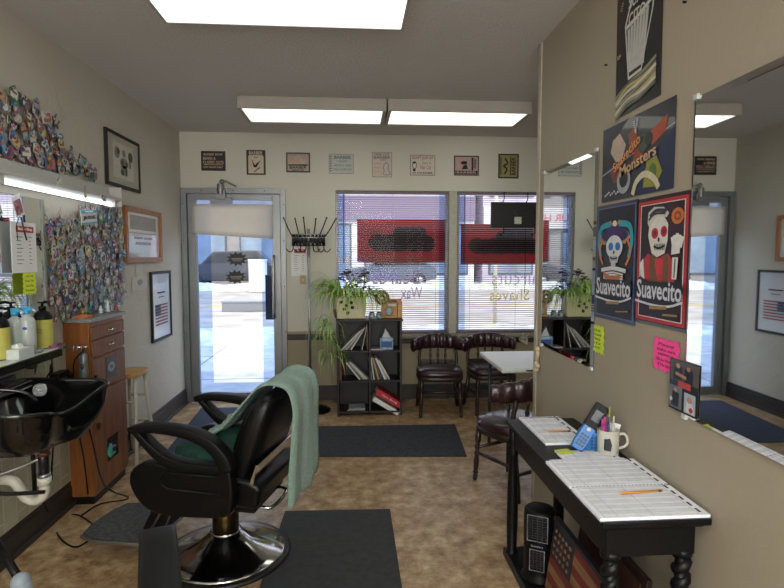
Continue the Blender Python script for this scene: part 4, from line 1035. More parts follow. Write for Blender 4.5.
# ------------------------------------------------------------------ wooden cabinet
KX = -1.50; KY0 = un(95.5, 505, 2, 0).y; KY1 = un(124, 360, 0, KX).y; kz = un(95, 317.5, 0, KX).z
KX0 = WL + .004
t = thing('cabinet', 'narrow orange oak cabinet with drawers standing against the plaster wall', 'cabinet', (KX, (KY0 + KY1) / 2, 0), PI / 2)
kw = KY1 - KY0; kd = KX - KX0
M().box(-kw / 2, kw / 2, 0, kd, .05, kz - .02, oak).box(-kw / 2 + .01, kw / 2 - .01, .01, kd, 0, .05, black_paint).build('body', t, bevel=.003)
M().box(-kw / 2 - .01, kw / 2 + .012, -.018, kd, kz - .022, kz, mat('worn_laminate', '#8f9291', .35, .3, var=.15)).build('cabinet_top', t, bevel=.004)
def kz_(y): return un(108, y, 0, KX).z
oak2 = wood('oak_front', '#87552e', '#603b1f', .5)
for k, (ya, yb) in enumerate(((323, 334), (336, 350))):
    za, zb = kz_(yb), kz_(ya)
    d = M().box(-kw / 2 + .012, kw / 2 - .012, -.012, 0, za, zb, oak2).build('drawer', t, bevel=.002)
    zc = (za + zb) / 2
    hnd = M().tube([(-.03, -.012, zc), (-.024, -.03, zc - .004), (.024, -.03, zc - .004), (.03, -.012, zc)], .0045, chrome, seg=6).ball((0, -.032, zc - .003), .009, chrome, 8, 5).build('handle', d)
za, zb = kz_(384), kz_(353)
d = M().box(-kw / 2 + .012, kw / 2 - .012, -.012, 0, za, zb, oak2).build('door', t, bevel=.002)
bd_ = M().box(-.06, .075, -.014, -.012, za + .04, zb - .02, K('#23282b', .35)).build('door_badge', d)
M().prism([(.008 + .05 * math.cos(a), (za + zb) / 2 + .01 + .028 * math.sin(a)) for a in [i * PI / 8 for i in range(16)]], -.0155, -.014, K('#8c9291', .4)).prism([(.008 + .04 * math.cos(a), (za + zb) / 2 + .01 + .019 * math.sin(a)) for a in [i * PI / 8 for i in range(16)]], -.0165, -.0155, K('#20262a', .4)).build('badge_oval', d) if False else None
M().box(-kw / 2 + .02, -kw / 2 + .045, -.022, -.012, (za + zb) / 2 - .03, (za + zb) / 2 + .0, black_paint).build('handle', d)
bo = M().prism([(.008 + .05 * math.cos(a), (za + zb) / 2 + .01 + .03 * math.sin(a)) for a in [i * PI / 8 for i in range(16)]], -.0155, -.014, K('#858b8a', .4)).text('HD', .008, (za + zb) / 2 + .01, .04, .02, K('#22272a'), -.0158, thick=.0003).build('badge', t)
za, zb = .08, kz_(387)
# lower door with an open slot (built as a frame round the slot)
sz0, sz1 = kz_(450), kz_(432); sx0_, sx1_ = -.08, .09
sz0 = un(108, 461, 0, KX).z; sz1 = un(108, 437, 0, KX).z
m = M().box(-kw / 2 + .012, sx0_, -.012, 0, za, zb, oak2).box(sx1_, kw / 2 - .012, -.012, 0, za, zb, oak2).box(sx0_, sx1_, -.012, 0, za, sz0, oak2).box(sx0_, sx1_, -.012, 0, sz1, zb, oak2)
d = m.build('door', t)
M().box(sx0_, sx1_, -.004, -.0005, sz0, sz1, K('#0d0908', .9)).build('slot_shade', t)  # near-black sheet painted as the shade inside the slot
M().box(-kw / 2 + .03, -kw / 2 + .055, -.02, -.012, .44, .475, brass).build('latch', t)
g = thing('glove', 'teal rubber glove and dark cloth stuffed in the cabinet slot', 'gloves', (KX + .01, (KY0 + KY1) / 2 - .01, (sz0 + sz1) / 2 - .01), PI / 2)
m = M()
rr = random.Random(3)
for k in range(4): m.tube([(-.06 + .012 * k, 0, .01 + .01 * k), (-.07 + .01 * k, -.012, -.015), (-.065 + .02 * k, -.018, -.03 + .004 * k)], [.009, .008, .006], K('#3fa295', .45), smooth_n=3, seg=7)
m.build('fingers', g); M().ball((.01, .0, .0), .032, K('#1d2024', .8), 10, 6, sc=(1.7, .35, .55)).ball((.0, -.004, .012), .02, K('#58708a', .7), 10, 6, sc=(1.8, .4, .4)).build('cloth', g)
# things on the cabinet top
kc = (KY0 + KY1) / 2
def small(name, label, cat, px, py, X, z=None, rz=PI / 2):
    p = un(px, py, 0, X); return thing(name, label, cat, (X, p.y, z if z is not None else p.z), rz)
s_ = small('starfish', 'orange starfish lying on the cabinet top', 'starfish', 83, 317, -1.57, kz)
rings = []
P = [(.06 * math.cos(i * PI / 5) * (1 if i % 2 == 0 else .42), .06 * math.sin(i * PI / 5) * (1 if i % 2 == 0 else .42)) for i in range(10)]
M().loft([[(x, y, 0) for x, y in P], [(x * .95, y * .95, .008) for x, y in P], [(x * .4, y * .4, .018) for x, y in P]], K('#c9733f', .6)).build('starfish_body', s_)
m = M().ball((0, 0, .03), .012, K('#b88a3e', .3, metal=.6), 10, 6); m.ball((.0, .0, .045), .008, K('#b88a3e', .3, metal=.6), 8, 5); m.build('gold_figure', s_)
for k, (px, c_, hh_, lb_) in enumerate(((101, '#b9c4c6', .05, 'small glass figurine on the cabinet top past the starfish'), (108, '#c9cfd0', .07, 'clear glass figurine in the middle of the cabinet top'), (112, '#8f9aa6', .045, 'grey figurine at the far end of the cabinet top'), (116.5, '#a5453a', .04, 'tiny red figurine at the far corner of the cabinet top'))):
    f_ = small('figurine', lb_, 'figurine', px, 316, -1.56, kz); M().lathe([(.016, 0), (.018, .006), (.008, .016), (.014, hh_ * .55), (.006, hh_ * .75), (.011, hh_ * .88), (.004, hh_)], K(c_, .2), seg=12).build('figure_body', f_)
    M().lathe([(.018, 0), (.018, .004)], black_plastic, seg=12).build('foot', f_)
# ------------------------------------------------------------------ counter, tiles
CZ = .985; CX = -1.475
m_ct = mat('white_counter', '#c9cfcc', .3, var=.06, scale=12)
t = thing('counter_shelf', 'shallow white counter with black front edge along the tiled wall', 'counter', ((WL + CX) / 2, 2.3, 0))
yc1 = un(61, 345, 0, CX + .0).y
M().box(-(CX - WL) / 2 + .02, (CX - WL) / 2 - .01, -.9, yc1 - 2.3, CZ - .02, CZ, m_ct).build('counter_top', t, bevel=.003)
M().box((CX - WL) / 2 - .01, (CX - WL) / 2 + .006, -.9, yc1 - 2.3, CZ - .04, CZ - .001, black_gloss).build('front_edge', t, bevel=.003)
M().box(-(CX - WL) / 2 + .02, -(CX - WL) / 2 + .05, yc1 - 2.3 - .04, yc1 - 2.3, CZ - .1, CZ - .02, K('#2a2523', .5)).build('bracket', t)
def tilemat():
    m = bpy.data.materials.new('stone_tile'); m.use_nodes = True; N = m.node_tree.nodes; L = m.node_tree.links
    b = N['Principled BSDF']; b.inputs['Roughness'].default_value = .4
    tc = N.new('ShaderNodeTexCoord'); mp = N.new('ShaderNodeMapping'); L.new(tc.outputs['Object'], mp.inputs[0]); mp.inputs['Rotation'].default_value = (PI / 2, 0, PI / 2)
    sp = N.new('ShaderNodeSeparateXYZ'); L.new(tc.outputs['Object'], sp.inputs[0]); cb = N.new('ShaderNodeCombineXYZ'); L.new(sp.outputs['Z'], cb.inputs['X']); L.new(sp.outputs['Y'], cb.inputs['Y'])
    br = N.new('ShaderNodeTexBrick'); br.inputs['Scale'].default_value = 1; br.inputs['Brick Width'].default_value = .2; br.inputs['Row Height'].default_value = .1; br.inputs['Mortar Size'].default_value = .003
    br.inputs['Color1'].default_value = lin('#bab7a0'); br.inputs['Color2'].default_value = lin('#a09d87'); br.inputs['Mortar'].default_value = lin('#c9c6b2')
    L.new(cb.outputs[0], br.inputs['Vector'])
    n = N.new('ShaderNodeTexNoise'); n.inputs['Scale'].default_value = 18; n.inputs['Detail'].default_value = 6; L.new(tc.outputs['Object'], n.inputs['Vector'])
    mx = N.new('ShaderNodeMix'); mx.data_type = 'RGBA'; mx.blend_type = 'MULTIPLY'; mx.inputs['Factor'].default_value = .35
    L.new(br.outputs['Color'], mx.inputs['A']); L.new(n.outputs['Fac'], mx.inputs['B']); L.new(mx.outputs['Result'], b.inputs['Base Color'])
    bp = N.new('ShaderNodeBump'); bp.inputs['Strength'].default_value = .5; bp.inputs['Distance'].default_value = .004; bp.invert = True; L.new(br.outputs['Fac'], bp.inputs['Height']); L.new(bp.outputs['Normal'], b.inputs['Normal'])
    return m
o = M().box(WL, WL + .012, 1.2, KY0 + .005, .15, CZ - .03, tilemat()).build('trim_4'); struct(o)

# ------------------------------------------------------------------ things on the counter
def bottle(px, X, label, body, r, h, kind, lab=None, name='bottle'):
    p = un(px, 345, 0, X)
    t = thing(name, label, 'bottle', (X, p.y, CZ))
    M().lathe([(r * .92, 0), (r, .006), (r, h * .68), (r * .8, h * .76), (r * .35, h * .82), (r * .35, h * .86)], body, seg=22).build('bottle_body', t)
    if lab:
        M().lathe([(r + .0008, h * .02), (r + .0008, h * .62)], lab, seg=22, cap=False).build('label_band', t)
    if kind == 'pump':
        M().lathe([(r * .42, h * .83), (r * .42, h * .9), (r * .14, h * .9), (r * .14, h * .98)], black_plastic, seg=14).tube([(0, 0, h * .97), (.02, -.01, h * 1.0), (.045, -.02, h * .98)], .007, black_plastic).box(-.018, .018, -.01, .01, h * .97, h * 1.0, black_plastic).build('pump', t)
    else:
        M().lathe([(r * .42, h * .84), (r * .42, h * .92)], K('#3fa0cf', .4), seg=14).box(-.012, .03, -.01, .01, h * .92, h, K('#3fa0cf', .4)).tube([(.025, 0, h * .95), (.04, 0, h * .9)], .004, white_plastic).build('spray_head', t)
    return t, r, h
yl = K('#b5b054', .5)
clearb = mat('milky_plastic', '#a9b1ae', .25, var=.05)
t_, r_b, h_b = bottle(44, -1.56, 'black pump bottle with a large yellow label next to the oak cabinet', black_plastic, .043, .235, 'pump', yl)
M().text('COOL', 0, h_b * .42, .04, .012, K('#5d6a30'), -(.0440), thick=.0003).text('SHAMPOO', 0, h_b * .36, .04, .006, K('#5d6a30'), -(.0440), thick=.0003).build('label_text', t_)
bottle(0, -1.58, 'black pump bottle with yellow label at the near end of the counter', black_plastic, .04, .235, 'pump', yl)
bottle(16, -1.585, 'translucent spray bottle with blue head beside the far yellow labelled bottle', clearb, .036, .22, 'spray', name='spray_bottle')
t_, a_, b_ = bottle(28, -1.545, 'translucent spray bottle with a blue logo on its belly', clearb, .036, .225, 'spray', name='spray_bottle')
M().ball((0.008, -.034, .125), .011, K('#2f48b0', .4), 10, 6, sc=(1, .3, .7)).build('blue_logo', t_)
p = un(8, 342, 0, -1.57)
t = thing('tissue_box', 'white tissue box with tissue standing on the counter', 'tissue box', (-1.535, p.y, CZ)); M().box(-.045, .045, -.06, .06, 0, .045, K('#cfd3cf', .6)).build('carton', t, bevel=.003)
M().prism([(-.03, .04), (-.015, .062), (.0, .058), (.012, .068), (.03, .04)], -.02, .02, K('#e1e4e3', .9)).build('tissue', t, bevel=.004)
p = un(15, 335, 0, -1.56)
t = thing('phone_stand', 'small black phone stand on the counter by the tissue box', 'stand', (-1.59, p.y + .06, CZ))
T1 = Matrix.Translation((0, 0, .09)) @ Matrix.Rotation(math.radians(-25), 4, 'X')
M().box(-.035, .035, -.006, .006, -.025, .03, black_plastic, T=T1).build('cradle', t, bevel=.002); M().rod((0, 0, 0), (0, 0, .09), .006, black_plastic).lathe([(.03, 0), (.03, .008)], black_plastic, seg=18).build('foot', t)
p = un(34, 340, 0, -1.54)
t = thing('ashtray', 'low clear glass dish on the counter in front of the yellow bottle', 'dish', (-1.52, p.y - .03, CZ)); M().lathe([(.028, 0), (.034, .018), (.03, .018), (.024, .005)], K('#aeb6b6', .1, trans=.5), seg=18).build('dish_bowl', t); M().lathe([(.02, .004), (.02, .007)], K('#8a9092', .3), seg=14).build('dish_bottom', t)
t = thing('razor', 'magenta razor lying at the end of the counter', 'razor', (-1.51, un(55, 344, 0, -1.53).y, CZ), .3); M().tube([(-.02, -.05, .008), (.0, .0, .012), (.01, .05, .008)], .006, K('#8a2f6e', .4)).build('grip', t); M().box(-.035, .0, -.066, -.05, .003, .014, K('#8a2f6e', .4)).build('razor_head', t, bevel=.002)
# chrome rail with clipper and cords
rzl = un(94, 347, 1, KY0 - .03).z
ra = un(30, 354, 1, KY0 - .03)
t = thing('hanging_rail', 'chrome bar fixed across the cabinet side holding clippers', 'rail', (KX - .1, KY0 - .03, rzl))
x0_ = WL + .02 - (KX - .1)
M().rod((x0_, 0, 0), (.095, 0, 0), .006, chrome).ball((.095, 0, 0), .009, chrome, 8, 6).build('bar', t)
for x in (.08, -.02): M().rod((x, 0, 0), (x, .026, 0), .005, chrome).build('bar_bracket', t)
for k, x in enumerate((.03, .05, .075)): M().tube([(x, 0, .012), (x + .004, -.012, .0), (x, -.012, -.02)], .003, steel, seg=5, smooth_n=3).build('hook', t)
pc = un(84, 365, 1, KY0 - .05)
t = thing('hair_clipper', 'grey electric hair clipper hanging from the chrome bar', 'clipper', (pc.x, KY0 - .055, un(84, 380, 1, KY0 - .05).z))
gm_ = K('#6d7579', .35, metal=.4)
M().lathe([(.012, 0), (.022, .01), (.024, .05), (.019, .09), (.021, .14), (.014, .155)], gm_, seg=16, T=Matrix.Diagonal((1, .8, 1, 1))).build('clipper_body', t)
M().box(-.02, .02, -.012, .01, -.018, .004, chrome).build('clipper_blade', t, bevel=.001); M().ball((0, -.018, .08), .01, K('#2f3336', .4), 8, 5, sc=(1, .6, 1.6)).build('switch', t)
M().rod((0, 0, .15), (0, .0, .2), .003, black_plastic).build('hanging_loop', t)
pc = un(53, 375, 1, KY0 - .06)
t = thing('hair_trimmer', 'small black trimmer with a red light hanging beside the counter end', 'trimmer', (un(50, 375, 1, 3.05).x, 3.05, un(50, 395, 1, 3.05).z))
M().lathe([(.012, 0), (.02, .012), (.02, .07), (.014, .1), (.017, .15), (.008, .17)], black_plastic, seg=14).build('trimmer_body', t); M().box(-.004, .004, -.022, -.018, .03, .05, K('#b02b2b', .4)).build('red_light', t); M().box(-.016, .016, -.01, .01, -.012, .002, steel).build('trimmer_blade', t)
M().rod((0, 0, .16), (0, 0, .23), .003, black_plastic).build('hanging_loop', t)
t = thing('power_strip', 'black power outlet block mounted on the tiles by the cabinet', 'power strip', (WL + .012, KY0 - .12, un(62, 378, 1, KY0 - .1).z), PI / 2)
M().box(-.06, .06, -.05, 0, -.05, .04, black_plastic).build('outlet_case', t, bevel=.004)
for x in (-.03, .03): M().box(x - .016, x + .016, -.075, -.05, -.02, .02, black_plastic).build('plug', t, bevel=.003)
def cord(pts, label, r=.0045, sn=6):
    o = M().tube(pts, r, black_plastic, smooth_n=sn, seg=6).build('black_cord'); tag(o, label, 'cord'); return o
U = lambda px, py, Y: tuple(un(px, py, 1, Y))
cord([U(84, 350, 3.12), U(74, 362, 3.12), U(75, 385, 3.12), U(80, 400, 3.1), U(79, 430, 3.12), U(84, 460, 3.1), U(88, 494, 3.12)], 'black cord hanging from the clipper down past the cabinet side')
cord([U(66, 385, 3.1), U(80, 400, 3.08), U(92, 440, 3.08), U(101, 478, 3.05), U(112, 491, 3.05), tuple(un(128, 497, 2, .006)), tuple(un(124, 500, 2, .006)), tuple(un(100, 504, 2, .006)), tuple(un(82, 515, 2, .006))], 'black cord running from the outlet over the floor past the cabinet foot')
cord([U(60, 385, 3.0), U(48, 400, 2.95), U(53, 440, 3.0), U(52, 480, 3.02), tuple(un(60, 512, 2, .006)), tuple(un(78, 515, 2, .006)), tuple(un(90, 522, 2, .006)), tuple(un(100, 528, 2, .006))], 'black cord dropping behind the drain pipe to the floor')
cord([U(40, 495, 2.75), tuple(un(52, 520, 2, .006)), tuple(un(60, 538, 2, .006)), tuple(un(75, 547, 2, .006)), tuple(un(90, 540, 2, .006)), tuple(un(110, 530, 2, .006))], 'black cord looping over the floor below the washbasin towards the footrest')
cord([U(36, 357, 2.9), U(48, 350, 2.9), U(52, 362, 2.9), U(50, 372, 2.92), U(40, 385, 2.9), U(34, 380, 2.9), U(37, 362, 2.9)], 'black cord looped below the counter edge over the tiles', r=.004)

# ------------------------------------------------------------------ shampoo bowl
t = thing('shampoo_bowl', 'glossy black shampoo bowl on the wall before the oak cabinet', 'sink', (-1.355, 2.42, 0))
bg_ = black_gloss
SZ = .80
def loop(pts, n=10): return [p for p in catmull([Vector(q) for q in pts], n, True)]
# outline (local), raised lip at the room side far corner
oc = [(-.26, -.24, .845), (-.1, -.27, .84), (.06, -.25, .83), (.13, -.17, .815), (.135, -.08, .79), (.16, .0, .795), (.215, .08, .845), (.23, .16, .865), (.16, .23, .865), (.0, .26, .86), (-.26, .25, .86)]
outer = loop(oc, 5)
cxy = Vector((.0, -.02, 0))
def shrink(L_, k, dz, cz=None):
    out = []
    for p in L_:
        q = cxy + (Vector((p.x, p.y, 0)) - cxy) * k; out.append(Vector((q.x, q.y, (p.z + dz) if cz is None else cz)))
    return out
def mixz(L_, k, z, f):
    out = []
    for p in shrink(L_, k, 0): out.append(Vector((p.x, p.y, p.z * (1 - f) + z * f)))
    return out
rings = [mixz(outer, .30, .625, 1), mixz(outer, .62, .635, .97), mixz(outer, .84, .68, .8), mixz(outer, .93, .72, .6), shrink(outer, .97, -.02), shrink(outer, 1.0, -.008), shrink(outer, 1.0, .004), shrink(outer, .97, .008), shrink(outer, .93, -.006), mixz(outer, .86, .74, .6), mixz(outer, .66, .67, .9), mixz(outer, .3, .635, 1), mixz(outer, .08, .63, 1)]
M().loft(rings, bg_).build('basin', t)
M().box(-.285, -.24, -.27, .27, .74, .89, bg_).build('wall_flange', t, bevel=.01)
M().box(-.27, -.16, -.25, .26, .83, .868, bg_).build('deck', t, bevel=.012)
fx = un(40, 392, 1, 2.42)
M().lathe([(.016, .0), (.025, .008), (.029, .026), (.024, .042), (.017, .048)], K('#c4c8ca', .06, trans=.7), c=(fx.x + 1.355, -.0, .85), seg=8).build('faucet_knob', t)
M().tube([(-.2, -.1, .87), (-.14, -.06, .89), (-.05, -.02, .87), (.0, .0, .82)], .008, black_gloss, smooth_n=4).build('spray_hose', t)
dx_ = un(44, 470, 1, 2.42).x + 1.355
M().rod((dx_, 0, .50), (dx_, 0, .63), .021, K('#1c1b22', .3)).rod((dx_, 0, .585), (dx_, 0, .605), .027, K('#5b3326', .4)).rod((dx_, 0, .49), (dx_, 0, .505), .026, steel).build('tail_pipe', t)
M().tube([(dx_, 0, .50), (dx_, 0, .45), (dx_ - .01, 0, .405), (dx_ - .045, 0, .385), (dx_ - .085, 0, .405), (dx_ - .11, .0, .45), (dx_ - .15, .0, .48), (-.29, .0, .48)], .022, mat('white_pipe', '#c9c6ba', .4), smooth_n=4, seg=12).rod((dx_, 0, .455), (dx_, 0, .49), .028, mat('white_pipe', '#c9c6ba', .4)).build('drain_trap', t)
M().rod((dx_ - .06, .03, .40), (dx_ - .06, .03, .63), .009, black_plastic).tube([(-.28, -.05, .45), (-.2, -.03, .5), (-.1, -.0, .53), (.0, .02, .57)], .007, steel, smooth_n=3).build('supply_hose', t)
M().tube([(-.28, -.25, .58), (-.2, -.2, .53), (-.08, -.12, .47), (.02, -.02, .43)], .009, K('#1b2020', .3), smooth_n=3).build('supply_hose', t)
M().ball((-.17, -.06, .50), .02, steel, 8, 6).rod((-.17, -.06, .5), (-.13, -.08, .52), .006, steel).build('valve', t)

# ------------------------------------------------------------------ stool
sp_ = un(132, 371, 2, .68)
t = thing('bar_stool', 'tall stool with pale wood seat and white legs beyond the cabinet', 'stool', (-1.545, 3.90, 0))
zs_ = un(134, 371, 1, 3.88).z
M().prism([(.088 * math.copysign(abs(math.cos(a)) ** .6, math.cos(a)), .14 * math.copysign(abs(math.sin(a)) ** .6, math.sin(a))) for a in [i * PI / 12 for i in range(24)]], zs_ - .03, zs_, light_wood, axis='z').build('seat', t, bevel=.008)
wl_ = mat('stool_white', '#bdb9ac', .5, var=.1)
for k in range(4):
    a = PI / 4 + k * PI / 2
    M().rod((.115 * math.cos(a), .24 * math.sin(a), 0), (.075 * math.cos(a), .12 * math.sin(a), zs_ - .025), .014, wl_, .012).build('leg', t)
for k in range(4):
    a = PI / 4 + k * PI / 2; b = a + PI / 2; z = .2 if k % 2 else .26; q = .115 - .04 * z / zs_; qy = .24 - .12 * z / zs_
    M().rod((q * math.cos(a), qy * math.sin(a), z), (q * math.cos(b), qy * math.sin(b), z), .009, wl_).build('rung', t)
    if k % 2 == 0:
        q = .115 - .04 * .45 / zs_; qy = .24 - .12 * .45 / zs_; M().rod((q * math.cos(a), qy * math.sin(a), .45), (q * math.cos(b), qy * math.sin(b), .45), .009, wl_).build('rung', t)
# ------------------------------------------------------------------ barber chair
t = thing('barber_chair', 'black vinyl barber chair with chrome base in the middle foreground', 'chair', (-.59, 2.61, 0), math.radians(165.5))
BC = t
M().lathe([(.305, .0), (.31, .008), (.30, .018), (.285, .020)], K('#101012', .4), c=(.03, 0, 0), seg=56).build('base_ring', t)
M().lathe([(.288, .016), (.275, .026), (.23, .036), (.17, .055), (.12, .08), (.09, .105), (.075, .118), (.068, .12)], chrome, c=(.03, 0, 0), seg=56).build('base', t)
M().lathe([(.062, .115), (.062, .30), (.05, .33)], brass, c=(.03, 0, 0), seg=32).lathe([(.072, .112), (.072, .128), (.062, .13)], chrome, c=(.03, 0, 0), seg=32).build('column', t)
M().box(-.2, .2, -.17, .17, .30, .345, black_paint).build('seat_plate', t, bevel=.008)
# seat
so_ = [(-.24, .35), (.26, .35), (.315, .39), (.325, .45), (.29, .50), (.1, .505), (-.2, .485), (-.26, .45)]
M().prism(so_, -.235, .235, black_vinyl).build('seat', t, bevel=.025, bseg=4)
side = [(-.12, .335), (.10, .318), (.22, .33), (.29, .375), (.33, .45), (.315, .515), (.24, .555), (.12, .545), (-.02, .545), (-.13, .56), (-.155, .5), (-.155, .40)]
side = [(p.x, p.z) for p in catmull([Vector((a, 0, b)) for a, b in side], 4, True)]
for s in (1, -1):
    y0, y1 = (.24, .295) if s > 0 else (-.295, -.24)
    sp = M().prism(side, y0, y1, black_vinyl).build('side_panel', t, bevel=.014, bseg=3)
    yy = s * .298
    M().tube([(-.1, yy, .515), (.14, yy, .515), (.17, yy, .50), (.17, yy, .46), (.14, yy, .445), (-.1, yy, .44)], .0035, black_vinyl, seg=5).build('stitched_welt', sp)
    path = [(.30, .695), (.22, .700), (.10, .695), (-.0, .675), (-.085, .63), (-.13, .57), (-.135, .535), (-.06, .525), (.06, .53), (.12, .55), (.19, .60), (.25, .655)]
    yc = s * .268
    m = M(); pts = [(.32, .69), (.24, .703), (.12, .70), (.02, .683), (-.06, .645), (-.115, .585), (-.13, .535)]
    m.band(pts, .068, lambda u: .031 + .032 * u, black_plastic, smooth_n=5, y0=yc, seg=20, ex=.32)
    m.band([(-.14, .548), (-.05, .543), (.06, .543), (.12, .553), (.18, .58), (.24, .63), (.298, .69)], .062, lambda u: .030 + .02 * math.sin(PI * min(1, u * 1.05)), black_plastic, smooth_n=5, y0=yc, seg=20, ex=.32)
    m.build('armrest', t)
# backrest: padded slab, leaning
def back_ring(w, z, d, yo=0, lean=0):
    out = []
    for i in range(28):
        a = 2 * PI * i / 28
        out.append(Vector((lean + d * math.copysign(abs(math.cos(a)) ** .55, math.cos(a)), yo + w * math.copysign(abs(math.sin(a)) ** .4, math.sin(a)), z)))
    return out
lean = lambda z: -.125 - (z - .45) * .36
prof = [(.20, .42, .03), (.215, .43, .055), (.225, .49, .066), (.228, .58, .066), (.228, .67, .064), (.222, .74, .06), (.212, .79, .055), (.195, .825, .045), (.17, .84, .02)]
M().loft([back_ring(w, z, d, 0, lean(z)) for w, z, d in prof], black_vinyl).build('backrest', t)
prof = [(.14, .545, .01), (.165, .555, .024), (.18, .60, .032), (.182, .69, .032), (.176, .76, .028), (.16, .79, .018), (.14, .80, .006)]
M().loft([back_ring(w, z, d, 0, lean(z) + .052) for w, z, d in prof], black_vinyl).build('back_cushion', t)
strap = [(.0, .33), (-.10, .345), (-.185, .39), (-.225, .46), (-.245, .55), (-.235, .55), (-.205, .47), (-.165, .42), (-.09, .385), (.0, .38)]
M().loft([[Vector((x, y, z)) for x, z in strap] for y in (-.232, -.2, 0, .2, .232)], chrome, smooth=False).build('back_support', t, bevel=.004)
# footrest
for s in (1, -1):
    M().prism([(.2, .36), (.29, .36), (.40, .15), (.36, .11), (.30, .13)], s * .10 - .012, s * .10 + .012, black_paint).build('footrest_arm', t, bevel=.004)
    M().rod((.24, s * .1 + .018, .33), (.36, s * .1 + .018, .14), .006, steel).build('footrest_rod', t)
pl = [(.33, -.17), (.60, -.20), (.69, -.175), (.715, -.08), (.715, .08), (.69, .175), (.60, .20), (.33, .17)]
Tf = Matrix.Translation((0, 0, .08)) @ Matrix.Rotation(math.radians(-2), 4, 'Y')
fp = M().prism(pl, 0, .018, steel, axis='z', T=Tf).build('footrest', t, bevel=.006)
M().prism([(x * .97 + .012, y * .93) for x, y in pl], .018, .026, mat('dusty_tread', '#4a4c4e', .8, col2='#2c2e30', scale=60, detail=6, bump=.4, bscale=200), axis='z', T=Tf).build('footrest_pad', fp, bevel=.004)
M().rod((.40, -.02, .055), (.40, .02, .055), .05, K('#101011', .5), seg=20).rod((.44, .0, .06), (.44, 0, .12), .008, black_paint).build('roller', t)
# pump lever
M().tube([(.0, .05, .34), (-.12, .10, .315), (-.22, .10, .30), (-.25, .08, .30), (-.27, .03, .315), (-.26, -.06, .32), (-.20, -.08, .32)], .0085, chrome, smooth_n=3).build('pump_lever', t)

# raised second chair whose armrest end reaches into the foreground
c2_ = dup(BC, (-.535, .70, .20), math.radians(110), 'second barber chair in the extreme foreground, only the end of its armrest visible')
for ch_ in c2_.children:
    if ch_.name.startswith('base'): ch_.location.z = -.20
    if ch_.name.startswith('column'): ch_.location.z = -.20; ch_.scale.z = 1.62

# towel over the back
def cloth(name, path, w0, w1, mt, parent, nu=36, nv=18, amp=.012, seed=1, flare=0, skew=0, foldn=3):
    P = catmull([Vector(p) for p in path], 6); n = len(P); r = random.Random(seed); ph = [r.uniform(0, 6) for _ in range(5)]
    vs = []; fs = []
    for i, p in enumerate(P):
        tt = (P[min(i + 1, n - 1)] - P[max(i - 1, 0)]).normalized(); nn = Vector((-tt.z, 0, tt.x)); u = i / (n - 1)
        for j in range(nv + 1):
            v = j / nv; y = w0 + (w1 - w0) * v
            yc = (w0 + w1) / 2; y = yc + (y - yc) * (1 + flare * u) + skew * u
            k = amp * (math.sin(v * 2 * PI * foldn + ph[0] + u * 2) + .5 * math.sin(v * 2 * PI * (foldn * 2 + 1) + ph[1] - u * 3)) * (.25 + 1.0 * abs(u - .35)) + amp * .5 * math.sin(u * 14 + ph[2] + v * 2)
            vs.append(p + Vector((0, y, 0)) - nn * (k - amp * .0) + Vector((0, 0, amp * .3 * math.sin(v * 9 + ph[3]))))
    for i in range(n - 1):
        for j in range(nv):
            a = i * (nv + 1) + j; fs.append((a, a + nv + 1, a + nv + 2, a + 1))
    o = M().add(vs, fs, mt, True).build(name, parent); return o
sage = mat('sage_towel', '#90ab9f', .9, col2='#7a968a', scale=120, bump=.6, bscale=500, sheen=.2)
tw = thing('towel', 'pale sage green towel draped over the barber chair back', 'towel', BC.location, math.radians(165.5))
L0 = lambda z: lean(z)
path = [(.12, 0, .60), (.05, 0, .62), (-.02, 0, .66), (-.08, 0, .72), (-.14, 0, .79), (-.20, 0, .86), (-.27, 0, .885), (-.345, 0, .86), (-.37, 0, .78), (-.365, 0, .68), (-.36, 0, .56), (-.36, 0, .46), (-.365, 0, .39), (-.36, 0, .335)]
o = cloth('towel_cloth', path, -.25, .10, sage, tw, amp=.012, seed=4, flare=.15, skew=.03, foldn=2)
q = o.modifiers.new('s', 'SOLIDIFY'); q.thickness = .008; q.offset = 0
# green cushion and folded cloth on the seat
dk = mat('dark_green_cloth', '#0f4438', .85, col2='#0a2f28', scale=30, bump=.6, bscale=24)
cu = thing('seat_cloth', 'bunched dark green cloth lying on the barber chair seat', 'cloth', BC.location, math.radians(165.5))
rings = []
for (x, hw_, hz) in ((-.13, .13, .08), (-.06, .18, .12), (.02, .21, .115), (.10, .21, .09), (.17, .17, .07), (.23, .12, .045), (.25, .05, .02)):
    rings.append([Vector((x + .008 * math.sin(a * 5 + x * 40), hw_ * math.cos(a) * (1 + .04 * math.sin(a * 7)), .51 + max(0, hz * (math.sin(a)) * (1 + .1 * math.sin(a * 9 + x * 30))))) for a in [2 * PI * k / 28 for k in range(28)]])
M().loft(rings, dk).build('cloth_bunch', cu)

# black bar end at the lower left
a = un(0, 548, 0, -1.25); 
p0 = un(-14, 525, 1, 1.95); p1 = un(21, 582, 1, 1.75)
t = thing('walking_cane', 'black bar with a pale grey rounded foot standing in front of the washbasin', 'cane', (0, 0, 0))
e_ = un(24, 600, 1, 1.72)
M().rod(p0, p1, .013, black_plastic, seg=14).build('shaft', t)
M().rod(p1, (p1[0] + .03, p1[1] - .03, 0), .03, K('#8f9aa6', .4), .022, seg=16).ball(p1, .03, K('#8f9aa6', .4), 14, 8).build('rounded_end', t)
